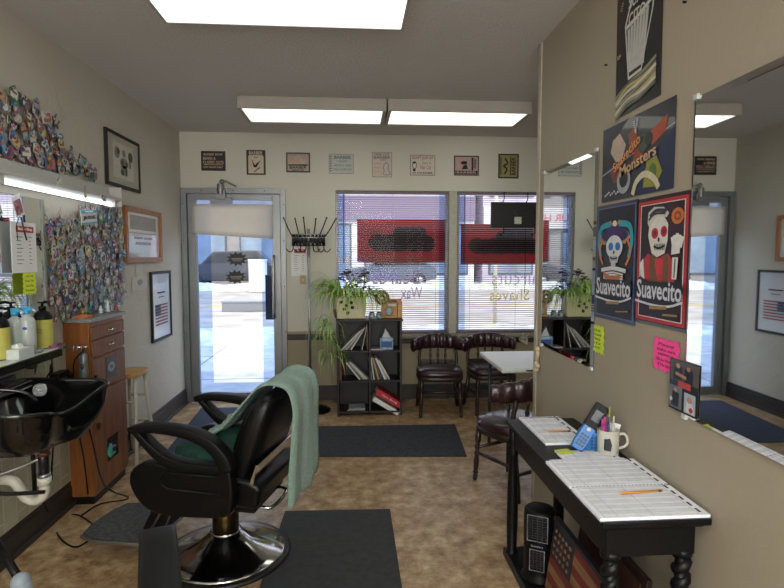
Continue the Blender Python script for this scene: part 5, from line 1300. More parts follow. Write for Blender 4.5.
# ------------------------------------------------------------------ partition: mirrors
def quad_right(pts, off=0):
    """corners of a sheet on the partition (TL, TR, BR, BL) -> local outline about its centre"""
    P = [un(x, y, 0, WR - off) for x, y in pts]; c = sum(P, Vector()) / 4
    return c, [(-(p.y - c.y), p.z - c.z) for p in P]
def mirror_right(tl, br, label, extra=None, v=None):
    c, rz, w, hh = rect_on('right', tl, br)
    t = thing('wall_mirror', label, 'mirror', (WR, c.y, c.z), rz)
    M().box(-w / 2, w / 2, -.006, 0, -hh / 2, hh / 2, K('#5e625f', .4)).build('backing', t)
    b = .02
    fr_ = [(-w / 2, hh / 2), (w / 2, hh / 2), (w / 2, -hh / 2), (-w / 2, -hh / 2)]; inn = [(-w / 2 + b, hh / 2 - b), (w / 2 - b, hh / 2 - b), (w / 2 - b, -hh / 2 + b), (-w / 2 + b, -hh / 2 + b)]
    M().add([(x, -.0105, z) for x, z in inn], [(0, 3, 2, 1)], mirror_m).build('mirror_glass', t)
    vs = [(x, -.0062, z) for x, z in fr_] + [(x, -.0105, z) for x, z in inn]
    M().add(vs, [(i, i + 4, (i + 1) % 4 + 4, (i + 1) % 4) for i in range(4)], mirror_m).build('bevelled_edge', t)
    for sx in (-1, 1):
        for sz in (-1, 1): M().box(sx * (w / 2 - .012) - .012, sx * (w / 2 - .012) + .012, -.014, -.004, sz * hh / 2 - .008, sz * hh / 2 + .008, K('#c3c7c7', .2)).build('corner_clip', t)
    return t, w, hh
tl = (545, 173); br = (594, 369)
mirror_right(tl, br, 'narrow upright mirror near the far end of the partition')
a = un(697, 98, 0, WR); b = un(697, 421, 0, WR)
c_ = Vector((WR, (a.y + .72) / 2, (a.z + b.z) / 2)); w = a.y - .72; hh = a.z - b.z
t = thing('wall_mirror', 'big wide mirror at the near end of the partition, reflecting the door', 'mirror', c_ - Vector((math.sin(.0185) * w / 2, 0, 0)), -PI / 2 - .0185)
M().box(-w / 2, w / 2, -.006, 0, -hh / 2, hh / 2, K('#5e625f', .4)).build('backing', t)
bb = .025
fr_ = [(-w / 2, hh / 2), (w / 2, hh / 2), (w / 2, -hh / 2), (-w / 2, -hh / 2)]; inn = [(-w / 2 + bb * .5, hh / 2 - bb), (w / 2 - bb, hh / 2 - bb), (w / 2 - bb, -hh / 2 + bb), (-w / 2 + bb * .5, -hh / 2 + bb)]
M().add([(x, -.010, z) for x, z in inn], [(0, 3, 2, 1)], mirror_m).build('mirror_glass', t)
M().add([(x, -.0062, z) for x, z in fr_] + [(x, -.010, z) for x, z in inn], [(i, i + 4, (i + 1) % 4 + 4, (i + 1) % 4) for i in range(4)], mirror_m).build('bevelled_edge', t)
for sx in (-1, 1):
    for sz in (-1, 1): M().box(sx * (w / 2 - .012) - .01, sx * (w / 2 - .012) + .01, -.014, -.004, sz * hh / 2 - .008, sz * hh / 2 + .008, K('#c3c7c7', .2)).build('corner_clip', t)

# ------------------------------------------------------------------ posters
def poster(tl, br, label, paint, base, roll=0):
    c, rz, w, hh = rect_on('right', tl, br, WR - .003)
    t = thing('poster', label, 'poster', (WR - .003, c.y, c.z), rz)
    if roll: t.rotation_euler = (0, math.radians(roll), rz)
    pb = M().box(-w / 2, w / 2, -.002, 0, -hh / 2, hh / 2, K(base, .3, var=.1, coat=.3)).build('sheet', t)
    paint(t, w, hh)
    return t
def ell(cx, cz, rx, rz_, n=20, a0=0, a1=2 * PI): return [(cx + rx * math.cos(a0 + (a1 - a0) * i / n), cz + rz_ * math.sin(a0 + (a1 - a0) * i / n)) for i in range(n + (0 if abs(a1 - a0 - 2 * PI) < 1e-6 else 1))]
class Lay:
    """flat printed shapes in thin layers on a sheet (w x h), coordinates in -.5 .. .5"""
    def __init__(s, w, h): s.m = M(); s.w = w; s.h = h; s.y = -.0021; s.dz = 0
    def poly(s, P, c, up=True):
        if up: s.y -= .00014
        s.m.prism([(x * s.w, (z + s.dz) * s.h) for x, z in P], s.y, s.y + .00012, K(c, .4)); return s
    def ell(s, cx, cz, rx, rz_, c, **k): return s.poly(ell(cx, cz, rx, rz_, **k), c)
    def line(s, pts, r, c, n=3):
        s.y -= .00014; P = catmull([Vector((p[0] * s.w, 0, (p[1] + s.dz) * s.h)) for p in pts], n)
        vs = []
        for q in range(len(P)):
            d = P[min(q + 1, len(P) - 1)] - P[max(q - 1, 0)]; nn = Vector((-d.z, 0, d.x)).normalized() * r
            vs += [(P[q].x - nn.x, s.y, P[q].z - nn.z), (P[q].x + nn.x, s.y, P[q].z + nn.z)]
        s.m.add(vs, [(2 * q, 2 * q + 2, 2 * q + 3, 2 * q + 1) for q in range(len(P) - 1)], K(c, .4))
        return s
    def text(s, t_, cx, cz, w, h, c, bold=True, rot=0):
        s.y -= .0002
        T_ = Matrix.Translation((cx * s.w, 0, (cz + s.dz) * s.h)) @ Matrix.Rotation(-math.radians(rot), 4, 'Y')
        s.m.text(t_, 0, 0, w * s.w, h * s.h, K(c, .4), s.y, T=T_, thick=.00003, bold=bold); return s
    def done(s, name, t): return s.m.build(name, t)
# coffin poster
def p1(t, w, h):
    L_ = Lay(w, h); r = random.Random(5)
    L_.dz = -.09
    out = [(-.20, -.18), (-.30, .22), (-.16, .38), (.12, .47), (.36, .36), (.33, .2), (.10, -.17)]
    L_.poly(out, '#c9c9c6'); L_.poly([(x * .9 + .002, (z - .12) * .93 + .12) for x, z in out], '#141414')
    L_.text('SUAVE\nCITO', 0.02, .3, .46, .2, '#c9c9c6'); L_.line([(-.27, .2), (0, .22), (.3, .26)], .008, '#c9c9c6')
    for k in range(7): L_.line([(-.2 + k * .07, .18 + k * .008), (-.17 + k * .05, -.13)], .009, '#bdbdba')
    L_.text('DTF', -.36, .38, .1, .03, '#c9a878', rot=60); L_.text('CA', .42, .25, .1, .03, '#c9a878'); L_.text('SF', -.42, .03, .1, .03, '#c9a878')
    L_.dz = 0
    for k in range(10):
        z = -.3 - .018 * k
        L_.line([(-.48, z - .05), (-.2, z + .02 * math.sin(k)), (.1, z + .02), (.42, z + .06 + .01 * math.cos(k * 2))], .006, ['#8f8d77', '#5f6158', '#b9a76a', '#c9c6b4'][k % 4])
    L_.done('print', t)
poster((619, -18), (660, 96), 'black poster with a white coffin drawing, highest on the partition', p1, '#17181b', roll=-1)
# dark poster with orange script: the figures become plain shapes
def p2(t, w, h):
    L_ = Lay(w, h)
    L_.poly([(-.5, .1), (-.1, .5), (-.5, .5)], '#23253a').poly([(-.5, -.5), (.1, -.5), (-.15, .0), (-.5, -.1)], '#2c3040').poly([(.1, -.1), (.5, .18), (.5, -.5), (.05, -.5)], '#1f2a4a')
    L_.poly([(-.5, -.12), (.5, .22), (.5, .2), (-.5, -.14)], '#8c96b0')
    L_.poly([(-.33, .3), (-.22, .36), (-.12, .18), (-.18, -.0), (-.27, .0), (-.36, .15)], '#b7a294').poly([(-.1, .3), (.02, .36), (.05, .12), (-.04, .02)], '#8a4028').poly([(.02, .16), (.13, -.02), (-.02, -.08)], '#8a3a26')
    L_.poly([(.18, .2), (.42, .34), (.4, .16), (.24, .05)], '#a5452c').ell(.12, .13, .08, .12, '#3d4a3c').ell(.2, .14, .05, .08, '#24302a')
    L_.poly([(-.36, -.1), (-.2, -.04), (-.2, -.26), (-.3, -.28)], '#7a3a2c').ell(-.14, -.27, .1, .17, '#9aa0a6').ell(-.14, -.25, .065, .11, '#1f232b')
    L_.poly([(.18, -.12), (.3, -.08), (.38, -.28), (.3, -.44), (.14, -.42)], '#8a8a34').ell(.26, -.26, .05, .1, '#4c6a2e').line([(.0, -.48), (.05, -.33), (.16, -.26), (.28, -.34), (.34, -.46)], .012, '#c9c1a4')
    for k in range(14): L_.ell(.02 + .05 * math.sin(k * 3.1), .34 + .012 * k - .06, .012, .006, '#b9c2d4')
    for k in range(8): L_.ell(-.42 + .05 * k * .6, -.42 + .018 * (k % 3), .012, .015, '#c9c9cc')
    L_.text('Suavecito', -.1, .06, .42, .13, '#d98a4a', rot=24); L_.text('Monsters', .06, -.08, .5, .14, '#c9a27a', rot=10)
    L_.done('print', t)
poster((604, 131), (673.5, 188), 'dark collage poster with orange script below the coffin poster', p2, '#191b2c')
def suave(L_, z, c='#c9ccd6', d='#15151c'):
    s_ = 'Suavecito'
    L_.poly([(-.44, z - .07), (-.3, z - .09), (.4, z - .08), (.45, z + .02), (.4, z + .07), (-.2, z + .06), (-.36, z + .1), (-.45, z + .04)], d)
    L_.text(s_, .0, z, .84, .15, c)
    L_.line([(-.45, z - .1), (-.1, z - .12), (.2, z - .115), (.44, z - .07)], .004, c)
    L_.poly([(-.15, z - .155), (.17, z - .14), (.17, z - .115), (-.15, z - .13)], '#9a7a46')
def p3(t, w, h):
    L_ = Lay(w, h)
    L_.poly([(-.46, -.475), (.46, -.475), (.46, .475), (-.46, .475)], '#5a6690').poly([(-.44, -.465), (.44, -.465), (.44, .465), (-.44, .465)], '#14141f').poly([(-.41, -.445), (.41, -.445), (.41, .445), (-.41, .445)], '#191926')
    L_.ell(-.05, .33, .06, .03, '#2a1c36').ell(-.02, .215, .37, .075, '#2f8ba0').ell(-.02, .23, .33, .06, '#2a1c4a').ell(-.02, .27, .2, .07, '#3b2560')
    for k in range(11):
        a = PI + (k - .5) * PI / 10; L_.ell(-.02 + .36 * math.cos(a), .22 + .075 * math.sin(a), .035, .014, '#c9793a')
    for sx in (-1, 1): L_.line([(.1 * sx, .33), (.34 * sx, .3), (.4 * sx, .18), (.34 * sx, .04)], .012, '#2f9ab0').line([(.3 * sx, .2), (.38 * sx, .08), (.28 * sx, -.02)], .006, '#c9793a')
    L_.poly([(-.14, .34), (-.04, .3), (-.1, .36)], '#c9793a').poly([(.1, .36), (.02, .3), (.14, .34)], '#c9793a').ell(0, .33, .05, .025, '#d9d6cf')
    L_.ell(0, .13, .2, .1, '#cfd0d2').poly([(-.13, .08), (.13, .08), (.09, -.0), (-.09, -.0)], '#cfd0d2').ell(-.08, .135, .06, .035, '#2a6fb8').ell(.09, .135, .06, .035, '#2a6fb8').ell(0, .085, .02, .015, '#15151c')
    L_.line([(-.09, .04), (0, .03), (.09, .04)], .003, '#15151c')
    for k in range(6): L_.line([(-.08 + k * .032, .055), (-.08 + k * .032, .01)], .0015, '#15151c', n=1)
    L_.poly([(-.06, .0), (.06, .0), (.05, -.06), (-.05, -.06)], '#b9babd').line([(-.3, -.07), (0, -.05), (.3, -.07)], .008, '#cfd0d2')
    for k in range(4): L_.line([(-.24, -.1 - .02 * k), (0, -.085 - .02 * k), (.24, -.1 - .02 * k)], .0035, '#cfd0d2')
    L_.poly([(-.25, -.08), (-.05, -.12), (.2, -.1), (.15, -.16), (-.2, -.16)], '#b5673a'); suave(L_, -.21); L_.poly([(.1, -.42), (.38, -.4), (.38, -.39), (.1, -.41)], '#9a7a46')
    L_.done('print', t)
poster((597.5, 207), (635, 326), 'blue-edged poster of a skull in a flowered hat, left of the red one', p3, '#2b3252')
def p4(t, w, h):
    L_ = Lay(w, h)
    L_.poly([(-.475, -.48), (.475, -.48), (.475, .48), (-.475, .48)], '#15111a').poly([(-.46, -.472), (.46, -.472), (.46, .472), (-.46, .472)], '#b02a2e').poly([(-.41, -.445), (.41, -.445), (.41, .445), (-.41, .445)], '#d8c8c4').poly([(-.395, -.438), (.395, -.438), (.395, .438), (-.395, .438)], '#241520').ell(-.1, -.2, .25, .18, '#33182a').ell(.2, .3, .2, .12, '#33182a')
    L_.poly([(-.37, -.2), (-.35, .0), (-.24, .06), (-.05, .02), (.14, .06), (.24, .0), (.28, -.2)], '#b02a38').poly([(-.2, .05), (-.12, .05), (-.02, -.2), (-.2, -.2)], '#6a4a2a').poly([(.08, .04), (.15, .05), (.16, -.2), (.04, -.2)], '#6a4a2a').poly([(-.36, -.2), (-.4, -.02), (-.33, .02), (-.28, -.2)], '#d9d6d2')
    L_.poly([(-.1, .02), (.05, .02), (.04, -.1), (-.06, -.1)], '#c9323f')
    L_.poly([(-.24, .2), (-.22, .3), (-.1, .345), (.05, .34), (.13, .28), (.13, .16), (.08, .06), (-.06, .03), (-.16, .06)], '#d6d3cd')
    L_.poly([(-.26, .3), (-.25, .38), (-.14, .42), (.04, .41), (.14, .36), (.1, .33), (-.1, .34), (-.22, .26)], '#c9c5be').line([(-.22, .35), (-.1, .39), (.1, .38)], .006, '#33323a').line([(-.24, .32), (-.12, .365), (.08, .36)], .004, '#33323a')
    L_.ell(-.11, .215, .065, .042, '#b5273a').ell(.06, .225, .06, .042, '#b5273a').ell(-.11, .215, .035, .022, '#6d1424').ell(.06, .225, .03, .022, '#6d1424').ell(-.03, .165, .02, .018, '#1a1018')
    L_.line([(-.12, .115), (-.02, .1), (.09, .12)], .0035, '#1a1018')
    for k in range(7): L_.line([(-.1 + k * .03, .135), (-.1 + k * .03, .085)], .0018, '#1a1018', n=1)
    L_.ell(.3, .33, .105, .06, '#c4703a').ell(.3, .33, .06, .034, '#8c4220').ell(.3, .33, .03, .016, '#c4703a')
    for k in range(5): L_.line([(.25 + k * .03, .1), (.22 + k * .045, .18 + .012 * (2 - abs(k - 2)))], .0075, '#d9d6d2')
    L_.poly([(.22, .05), (.36, .06), (.36, .12), (.22, .11)], '#d9d6d2').poly([(.24, -.13), (.32, -.13), (.34, .03), (.24, .03)], '#d9d6d2').line([(.28, -.12), (.29, .02)], .003, '#241520')
    suave(L_, -.22); L_.poly([(.1, -.41), (.36, -.4), (.36, -.385), (.1, -.395)], '#9a7a46')
    L_.done('print', t)
poster((638, 200), (687.5, 333), 'red-bordered poster of a slick-haired skull in a red vest', p4, '#2a1418')
note('right', (589.5, 322), (605, 356), 'bright yellow jagged note under the blue-edged poster', '#cfe63a', ('PLEASE', 'WRITE NAME', 'ON THE PAD', 'THX', 'JESSE'), WR)
note('right', (654.5, 335), (681, 378), 'hot pink jagged note beside the mirror and photo sheet', '#ff4f9e', ('Please', 'make sure', 'payment to', 'Barber', 'Direct'), WR, tcol='#6b1f4a')
# photo sheet
def p5(t, w, h):
    L_ = Lay(w, h)
    L_.poly([(-.46, .08), (.5, .08), (.5, .48), (-.46, .48)], '#57504f').poly([(-.36, .1), (-.06, .1), (-.04, .36), (-.2, .44), (-.34, .34)], '#27303f').ell(-.2, .38, .07, .05, '#b98a74').poly([(.02, .1), (.32, .1), (.32, .34), (.16, .42), (.04, .34)], '#1f2430').ell(.17, .37, .06, .045, '#a87c66').poly([(-.3, .2), (.1, .16), (.1, .22), (-.26, .26)], '#a87c66')
    L_.poly([(-.18, -.02), (.26, -.02), (.26, .1), (-.18, .1)], '#b5424a').poly([(-.5, -.46), (-.02, -.46), (-.02, -.02), (-.5, -.02)], '#6a6e78').poly([(-.4, -.42), (-.14, -.42), (-.12, -.15), (-.36, -.12)], '#2a2f3a').ell(-.26, -.1, .06, .04, '#b98a74').poly([(.06, -.46), (.44, -.46), (.44, -.08), (.06, -.08)], '#a9b2c4').poly([(.1, -.44), (.4, -.44), (.34, -.26), (.16, -.24)], '#cfd0d6').ell(.24, -.2, .08, .06, '#b98a74').ell(.3, -.38, .07, .05, '#b0343f').ell(-.4, -.3, .05, .04, '#c9c4bf')
    L_.done('photo_print', t)
poster((674, 357), (701, 420), 'small sheet of family photographs overlapping the big mirror corner', p5, '#17171b')
bpy.data.objects['poster.004'].location.x -= .0105
# charm on the partition end
p = un(538, 362, 0, WR - .01)
t = thing('hanging_charm', 'small ivory bone-shaped charm hanging at the partition end below the mirror', 'charm', (WR - .012, p.y, p.z), -PI / 2)
iv = K('#c3b393', .5)
M().tube([(0, 0, .07), (.0, 0, .05), (-.01, -.004, .0)], .012, iv, seg=8).ball((-.0, 0, .075), .016, iv, 10, 6).ball((-.01, -.004, -.01), .016, iv, 10, 6).ball((.012, -.004, -.02), .015, iv, 10, 6).build('bone', t)
M().tube([(-.018, -.003, -.02), (-.03, -.003, -.06)], .011, iv, seg=8).ball((-.012, -.003, -.045), .017, iv, 10, 6).build('tassel', t); M().rod((0, 0, .08), (0, .006, .12), .0015, K('#6a5a44'), seg=5).build('string', t)
for (px, py, lb) in ((607, 65, 'tiny black nail in the partition left of the coffin poster'), (686, 2, 'tiny dark hook high on the partition right of the coffin poster')):
    p = un(px, py, 0, WR); o = M().rod((0, 0, 0), (-.01, 0, 0), .004, black_plastic, seg=8).build('nail', None, loc=p); tag(o, lb, 'nail')

# ------------------------------------------------------------------ desk (console table)
DX0 = un(603, 523, 2, .68).x; DY0 = un(603, 523, 2, .68).y; DY1 = un(509, 419, 2, .68).y; DX1 = WR - .012; DZ = .68
t = thing('console_table', 'narrow black console table with turned legs along the partition', 'table', ((DX0 + DX1) / 2, (DY0 + DY1) / 2, 0))
W2 = (DX1 - DX0) / 2; L2 = (DY1 - DY0) / 2
M().box(-W2, W2, -L2, L2, DZ - .022, DZ, black_paint).build('table_top', t, bevel=.006, bseg=3)
M().box(-W2 + .015, W2 - .015, -L2 + .015, L2 - .015, DZ - .032, DZ - .022, black_paint).build('moulding', t, bevel=.004)
M().box(-W2 + .025, W2 - .035, -L2 + .025, L2 - .025, DZ - .12, DZ - .032, black_paint).build('apron', t, bevel=.003)
def barley(m, x, y, z0, z1, r, mt):
    n = 60; rr = []
    m.lathe([(r * .62, z0), (r * .62, z1)], mt, c=(x, y, 0), seg=12)
    pts = []
    for i in range(n + 1):
        u = i / n; a = u * 2 * PI * ((z1 - z0) / .05); pts.append((x + r * .42 * math.cos(a), y + r * .42 * math.sin(a), z0 + (z1 - z0) * u))
    m.tube(pts, r * .62, mt, seg=8); return m
lx = (-W2 + .05, W2 - .06)
for x in lx:
    m = M(); barley(m, x, -L2 + .05, .08, DZ - .13, .030, black_paint); m.lathe([(.03, DZ - .13), (.03, DZ - .11)], black_paint, c=(x, -L2 + .05, 0), seg=16); m.lathe([(.02, 0), (.034, .02), (.034, .04), (.024, .08)], black_paint, c=(x, -L2 + .05, 0), seg=16); m.build('leg', t)
    m = M(); y = L2 - .035
    m.turned((x - .02, y, 0.0), (x - .02, y, DZ - .03), [(.022, 0), (.03, .05), (.03, .075), (.022, .1), (.026, .3), (.024, .6), (.018, .8), (.026, .82), (.018, .84), (.026, .86), (.018, .88), (.026, .9), (.02, .93), (.024, 1)], black_paint, seg=16); m.build('leg', t)
M().box(-W2 + .0, W2 - .02, -L2 + .02, L2 + .01, .01, .05, black_paint).build('lower_shelf', t, bevel=.006)
dk_ = lambda px, py, z=DZ: un(px, py, 2, z)
# notebooks: built in world x-y on the desk
def sheetblock(name, label, P, z0, n_, cat='notebook', spiral=None, cover='#2b3348', holes=None, pageline=True, shade='#a9adc0'):
    """P: near-left, near-right, far-right, far-left corners on the desk"""
    c = sum(P, Vector()) / 4; t = thing(name, label, cat, (c.x, c.y, z0))
    Q = [(p.x - c.x, p.y - c.y) for p in P]
    def S(k): return [(x * k, y * k) for x, y in Q]
    M().prism(S(1.0), 0, .003, K(cover, .5), axis='z').build('back_cover', t)
    M().prism(S(.975), .003, n_, K('#d6d8de', .75), axis='z').build('pages', t)
    def uv(u, v):
        a = Vector((*Q[0], 0)); b = Vector((*Q[1], 0)); cc = Vector((*Q[2], 0)); d = Vector((*Q[3], 0))
        return (a * (1 - u) + b * u) * (1 - v) + (d * (1 - u) + cc * u) * v
    return t, uv, n_
P = [dk_(566, 462), dk_(668, 441 + 12), dk_(630, 448 - 0), dk_(560, 440)]
# big open planner: two leaves joined at the ring spine
nl = un(598, 519, 2, DZ + .012); nr = un(712, 521, 2, DZ + .012); sl = un(575, 487, 2, DZ + .012); sr = un(676, 487, 2, DZ + .012); fl = un(562, 458, 2, DZ + .012); frr = un(640, 461, 2, DZ + .012)
nr.x = min(nr.x, WR - .012); sr.x = min(sr.x, WR - .012); frr.x = min(frr.x, WR - .014)
xL = nl.x + .0; xR = nr.x
def planner(name, label, x0, x1, y0, y1, z, th, spine, rows, yaw=0, rings_along='x'):
    c = ((x0 + x1) / 2, (y0 + y1) / 2); t = thing(name, label, 'planner', (c[0], c[1], z), yaw)
    w = (x1 - x0) / 2; l = (y1 - y0) / 2; ys = spine - c[1]
    M().box(-w, w, -l, l, 0, .002, K('#30364a', .5)).build('cover', t)
    for nm, a, b in (('page_block', -l + .003, ys - .007), ('page_block', ys + .007, l - .003)):
        pb = M().box(-w + .003, w - .003, a, b, .002, th, K('#eef0f6', .7)).build(nm, t, bevel=.001)
        m = M(); n = rows
        for k in range(n):
            y = a + (b - a) * (k + .5) / n
            m.box(-w + .02, w - .035, y - .0006, y + .0006, th, th + .0003, K('#b5b8c8', .8))
            if k % 2: m.box(-w + .02, w - .035, y, y + (b - a) / n, th, th + .0002, K('#dfe1ea', .8))
        for x in (-w + .02, -w + .06, 0, w - .035): m.box(x - .0005, x + .0005, a + .005, b - .005, th, th + .0004, K('#8d90a6', .8))
        for k in range(5):
            y = a + (b - a) * (k + .4) / 5; m.box(w - .028, w - .02, y, y + (b - a) * .12, th, th + .0004, K('#2f3038', .8))
        m.build('ruled_lines', pb)
    m = M(); n = 26
    for k in range(n):
        x = -w + .012 + (2 * w - .024) * k / (n - 1)
        m.tube([(x, ys + .008 * math.cos(a), th * .5 + .007 * math.sin(a)) for a in [i * PI / 4 for i in range(8)]], .0009, K('#2b2c30', .3, metal=.5), closed=True, seg=4)
    m.build('spiral_binding', t)
    return t
planner('appointment_book', 'large open spiral appointment book at the near end of the desk', xL + .005, WR - .014, nl.y + .0, fl.y - .02, DZ, .012, sl.y - .0, 12)
# loose white book below/behind
sheet_ = planner('appointment_book', 'white spiral planner lying partly under the large open book', dk_(553, 452).x + .0, WR - .05, fl.y - .005, fl.y + .09, DZ, .008, fl.y + .075, 5)
a = dk_(524, 416); b = dk_(556, 446)
planner('appointment_book', 'open white notebook with a pencil at the far end of the desk', dk_(545, 446).x - .0, WR - .09, b.y, DY1 - .01, DZ, .012, DY1 - .03, 9)
def pencil(p0, p1, label):
    p0 = Vector(p0); p1 = Vector(p1); t = thing('pencil', label, 'pencil', (0, 0, 0)); d = (p1 - p0).normalized()
    M().rod(p0 + d * .012, p1 - d * .014, .0038, K('#d08a2c', .4), seg=6).build('shaft', t)
    M().rod(p0 + d * .012, p0, .0037, K('#d9b98a', .6), .0004, seg=6).build('tip', t); M().rod(p1 - d * .014, p1 - d * .006, .0041, brass).rod(p1 - d * .006, p1, .0037, K('#c4786e', .7)).build('eraser', t)
z = DZ + .0165
pencil(un(618, 493.5, 2, z), un(662, 490.5, 2, z), 'orange pencil lying on the large open appointment book')
pencil(un(546, 431.5, 2, z), un(571, 431, 2, z), 'orange pencil lying on the far notebook')
o = M().box(-.03, .03, -.025, .025, 0, .0015, K('#c9d65a', .8)).build('sticky_note', None, loc=(un(562, 452, 2, DZ).x, fl.y + .07, DZ + .009), rot=(0, 0, .2)); tag(o, 'pale green-yellow sticky note lying beside the phone on the desk', 'note')
# cordless phone in a blue cradle
bl = K('#1f70b8', .35)
pp = un(591, 452, 2, DZ)
t = thing('cordless_phone', 'blue and black cordless phone standing in its blue cradle on the desk', 'phone', (pp.x, pp.y + .03, DZ + .0), math.radians(-20))
T1 = Matrix.Translation((.028, -.01, .035)) @ Matrix.Rotation(math.radians(-52), 4, 'X') @ Matrix.Rotation(math.radians(0), 4, 'Y')
bs = M().prism([(-.045, 0), (.05, 0), (.055, .02), (.045, .075), (.0, .085), (-.03, .075), (-.05, .03)], -.028, .05, bl).build('cradle', t, bevel=.008, bseg=3)
M().box(.058 - .005, .085, -.02, .04, 0.0, .06, black_plastic).build('cradle_back', t, bevel=.008)
m = M()
for i in range(3):
    for j in range(4): m.box(.008 + i * .013, .017 + i * .013, -.031, -.028, .014 + j * .013, .022 + j * .013, K('#123c66', .4))
m.build('keypad', bs)
T2_ = Matrix.Translation((-.032, -.03, .035)) @ Matrix.Rotation(math.radians(31), 4, 'Y') @ Matrix.Rotation(math.radians(-14), 4, 'X')
hs = M().prism([(-.024, -.03), (.024, -.03), (.027, .0), (.024, .16), (.018, .17), (-.018, .17), (-.024, .16), (-.027, .0)], -.013, .012, bl, T=T2_).build('handset', t, bevel=.005, bseg=3)
M().box(-.028, .028, -.0165, .0145, .072, .173, black_plastic, T=T2_).build('handset_face', hs, bevel=.002); M().box(-.016, .016, -.018, -.016, .10, .145, K('#3a464c', .3), T=T2_).build('screen', hs)
m = M()
for i in range(3):
    for j in range(4): m.box(-.017 + i * .012, -.008 + i * .012, -.0155, -.0125, -.012 + j * .014, -.003 + j * .014, K('#123c66', .4), T=T2_)
m.build('keypad', hs); M().ball((-.0, -.014, .062), .009, K('#c9cfd2', .3), 10, 6, sc=(1, .4, 1), T=T2_).build('round_button', hs)
# mug with pens
mg = un(610, 456, 2, DZ)
wm = mat('white_mug', '#bcb9b0', .3, var=.05)
MGX = min(mg.x, WR - .07); MGY = mg.y + .02
t = thing('mug', 'off-white mug holding pens beside the phone on the desk', 'mug', (MGX, MGY, DZ))
M().lathe([(.036, 0), (.04, .004), (.041, .10), (.038, .1), (.036, .01), (.001, .009)], wm, seg=28, cap=False).build('mug_body', t)
M().tube([(.038, -.005, .08), (.06, -.01, .082), (.072, -.012, .06), (.066, -.01, .035), (.039, -.005, .024)], .006, wm, smooth_n=4).build('handle', t)
M().prism([(-.03, .03), (-.008, .025), (-.004, .05), (-.012, .075), (-.03, .07)], -.0425, -.030, K('#33363c', .5)).build('printed_badge', t)
pens = [('magenta highlighter standing in the mug', '#b0368f', -.022, -.01, .13, .008, -.1), ('magenta capped pen standing in the mug', '#c9468f', -.012, .008, .135, .0055, -.04), ('dark blue pen standing in the mug', '#3a4470', .0, .0, .135, .0045, .0), ('yellow-green pencil rising highest from the mug', '#a3a343', .005, .012, .175, .004, .03), ('white pen standing in the mug', '#c9c9c6', .012, -.008, .14, .005, .08), ('black pen standing in the mug', '#1d1d20', .018, .006, .13, .005, .1)]
for lb, c_, x, y, h_, r_, tl_ in pens:
    q = thing('pen', lb, 'pen', (MGX + x * .8, MGY + y * .8, DZ + .012)); M().rod((0, 0, 0), (tl_ * h_ * .6, 0, h_ * .8), r_, K(c_, .4)).build('barrel', q); M().rod((tl_ * h_ * .6, 0, h_ * .8), (tl_ * h_ * .75, 0, h_), r_ * .9, K(c_, .4), r_ * .6).build('cap', q)
o = M().box(-.02, .02, -.001, .001, 0, .07, paper).build('paper_slip', None, loc=(MGX + .02, MGY + .02, DZ + .05), rot=(0, .25, -.3)); tag(o, 'white folded paper slip sticking out of the mug', 'paper')
# tower heater
hp_ = un(541, 583, 2, .05)
t = thing('tower_heater', 'black tower fan heater with two grilles on the desk lower shelf', 'heater', (DX0 + .088, 2.24, .05), math.radians(-28))
hz_ = .315
def oval(rx, ry, z): return [Vector((rx * math.cos(a), ry * math.sin(a), z)) for a in [2 * PI * i / 32 for i in range(32)]]
M().loft([oval(.075, .07, 0), oval(.078, .072, .01), oval(.066, .06, .025), oval(.066, .062, .05), oval(.068, .064, hz_ - .03), oval(.066, .062, hz_ - .01), oval(.055, .05, hz_)], black_plastic).build('heater_body', t)
def grille(z0, z1, w, t):
    gr = M().tube([(-w, -.064, z0), (w, -.064, z0), (w, -.062, z1), (-w, -.062, z1)], .003, K('#7d7f80', .4), closed=True, seg=6).build('grille', t)
    m = M(); k = z0 + .012
    while k < z1 - .006: m.box(-w, w, -.067, -.058, k, k + .004, K('#26272a', .4)); k += .011
    for q in (-.5, 0, .5): m.box(q * w - .001, q * w + .001, -.069, -.06, z0, z1, K('#26272a', .4))
    m.build('grille_bars', gr)
grille(.19, .30, .042, t); grille(.06, .15, .03, t)
M().text('Comfort', 0, .17, .05, .008, K('#9a9c9d'), -.067, thick=.0005).build('lettering', t)
# wooden flag and dark board on the lower shelf
X_ = DX0 + .19
t = thing('wooden_flag', 'rustic wooden flag with red stripes leaning behind the heater', 'flag sign', (DX0 + .075, 1.86, .05), 0)
Tl = Matrix.Rotation(math.radians(8), 4, 'Y')
m = M(); rs = wood('red_plank', '#7a2422', '#4a1614', .5, axis=1); ws = wood('tan_plank', '#8a6848', '#6a4a30', .5, axis=1); ns = wood('navy_plank', '#1c1e2a', '#12131b', .5, axis=1)
for k in range(9):
    z0 = .035 * k
    m.box(-.008, .008, -.30, .26 if k < 5 else .06, z0, z0 + .034, (rs if k % 2 == 0 else ws), T=Tl)
m.box(-.010, .009, .06, .26, .175, .315, ns, T=Tl).box(-.012, .01, -.31, .27, .315, .33, ns, T=Tl)
m.build('planks', t)
m = M()
for i in range(5):
    for j in range(4):
        m.box(-.0125, -.009, .085 + i * .034, .1 + i * .034, .19 + j * .03, .202 + j * .03, ws, T=Tl)
m.build('star_field', t)
t = thing('dark_board', 'dark brown carved board leaning behind the wooden flag', 'board', (DX1 - .15, 1.82, .05), 0)
Tl = Matrix.Rotation(math.radians(8), 4, 'Y')
M().box(-.01, .01, -.2, .3, 0, .36, dark_wood, T=Tl).build('panel', t, bevel=.004); M().box(-.014, -.009, -.17, .27, .03, .33, K('#3a2018', .5, bump=.6), T=Tl).build('carved_face', t)
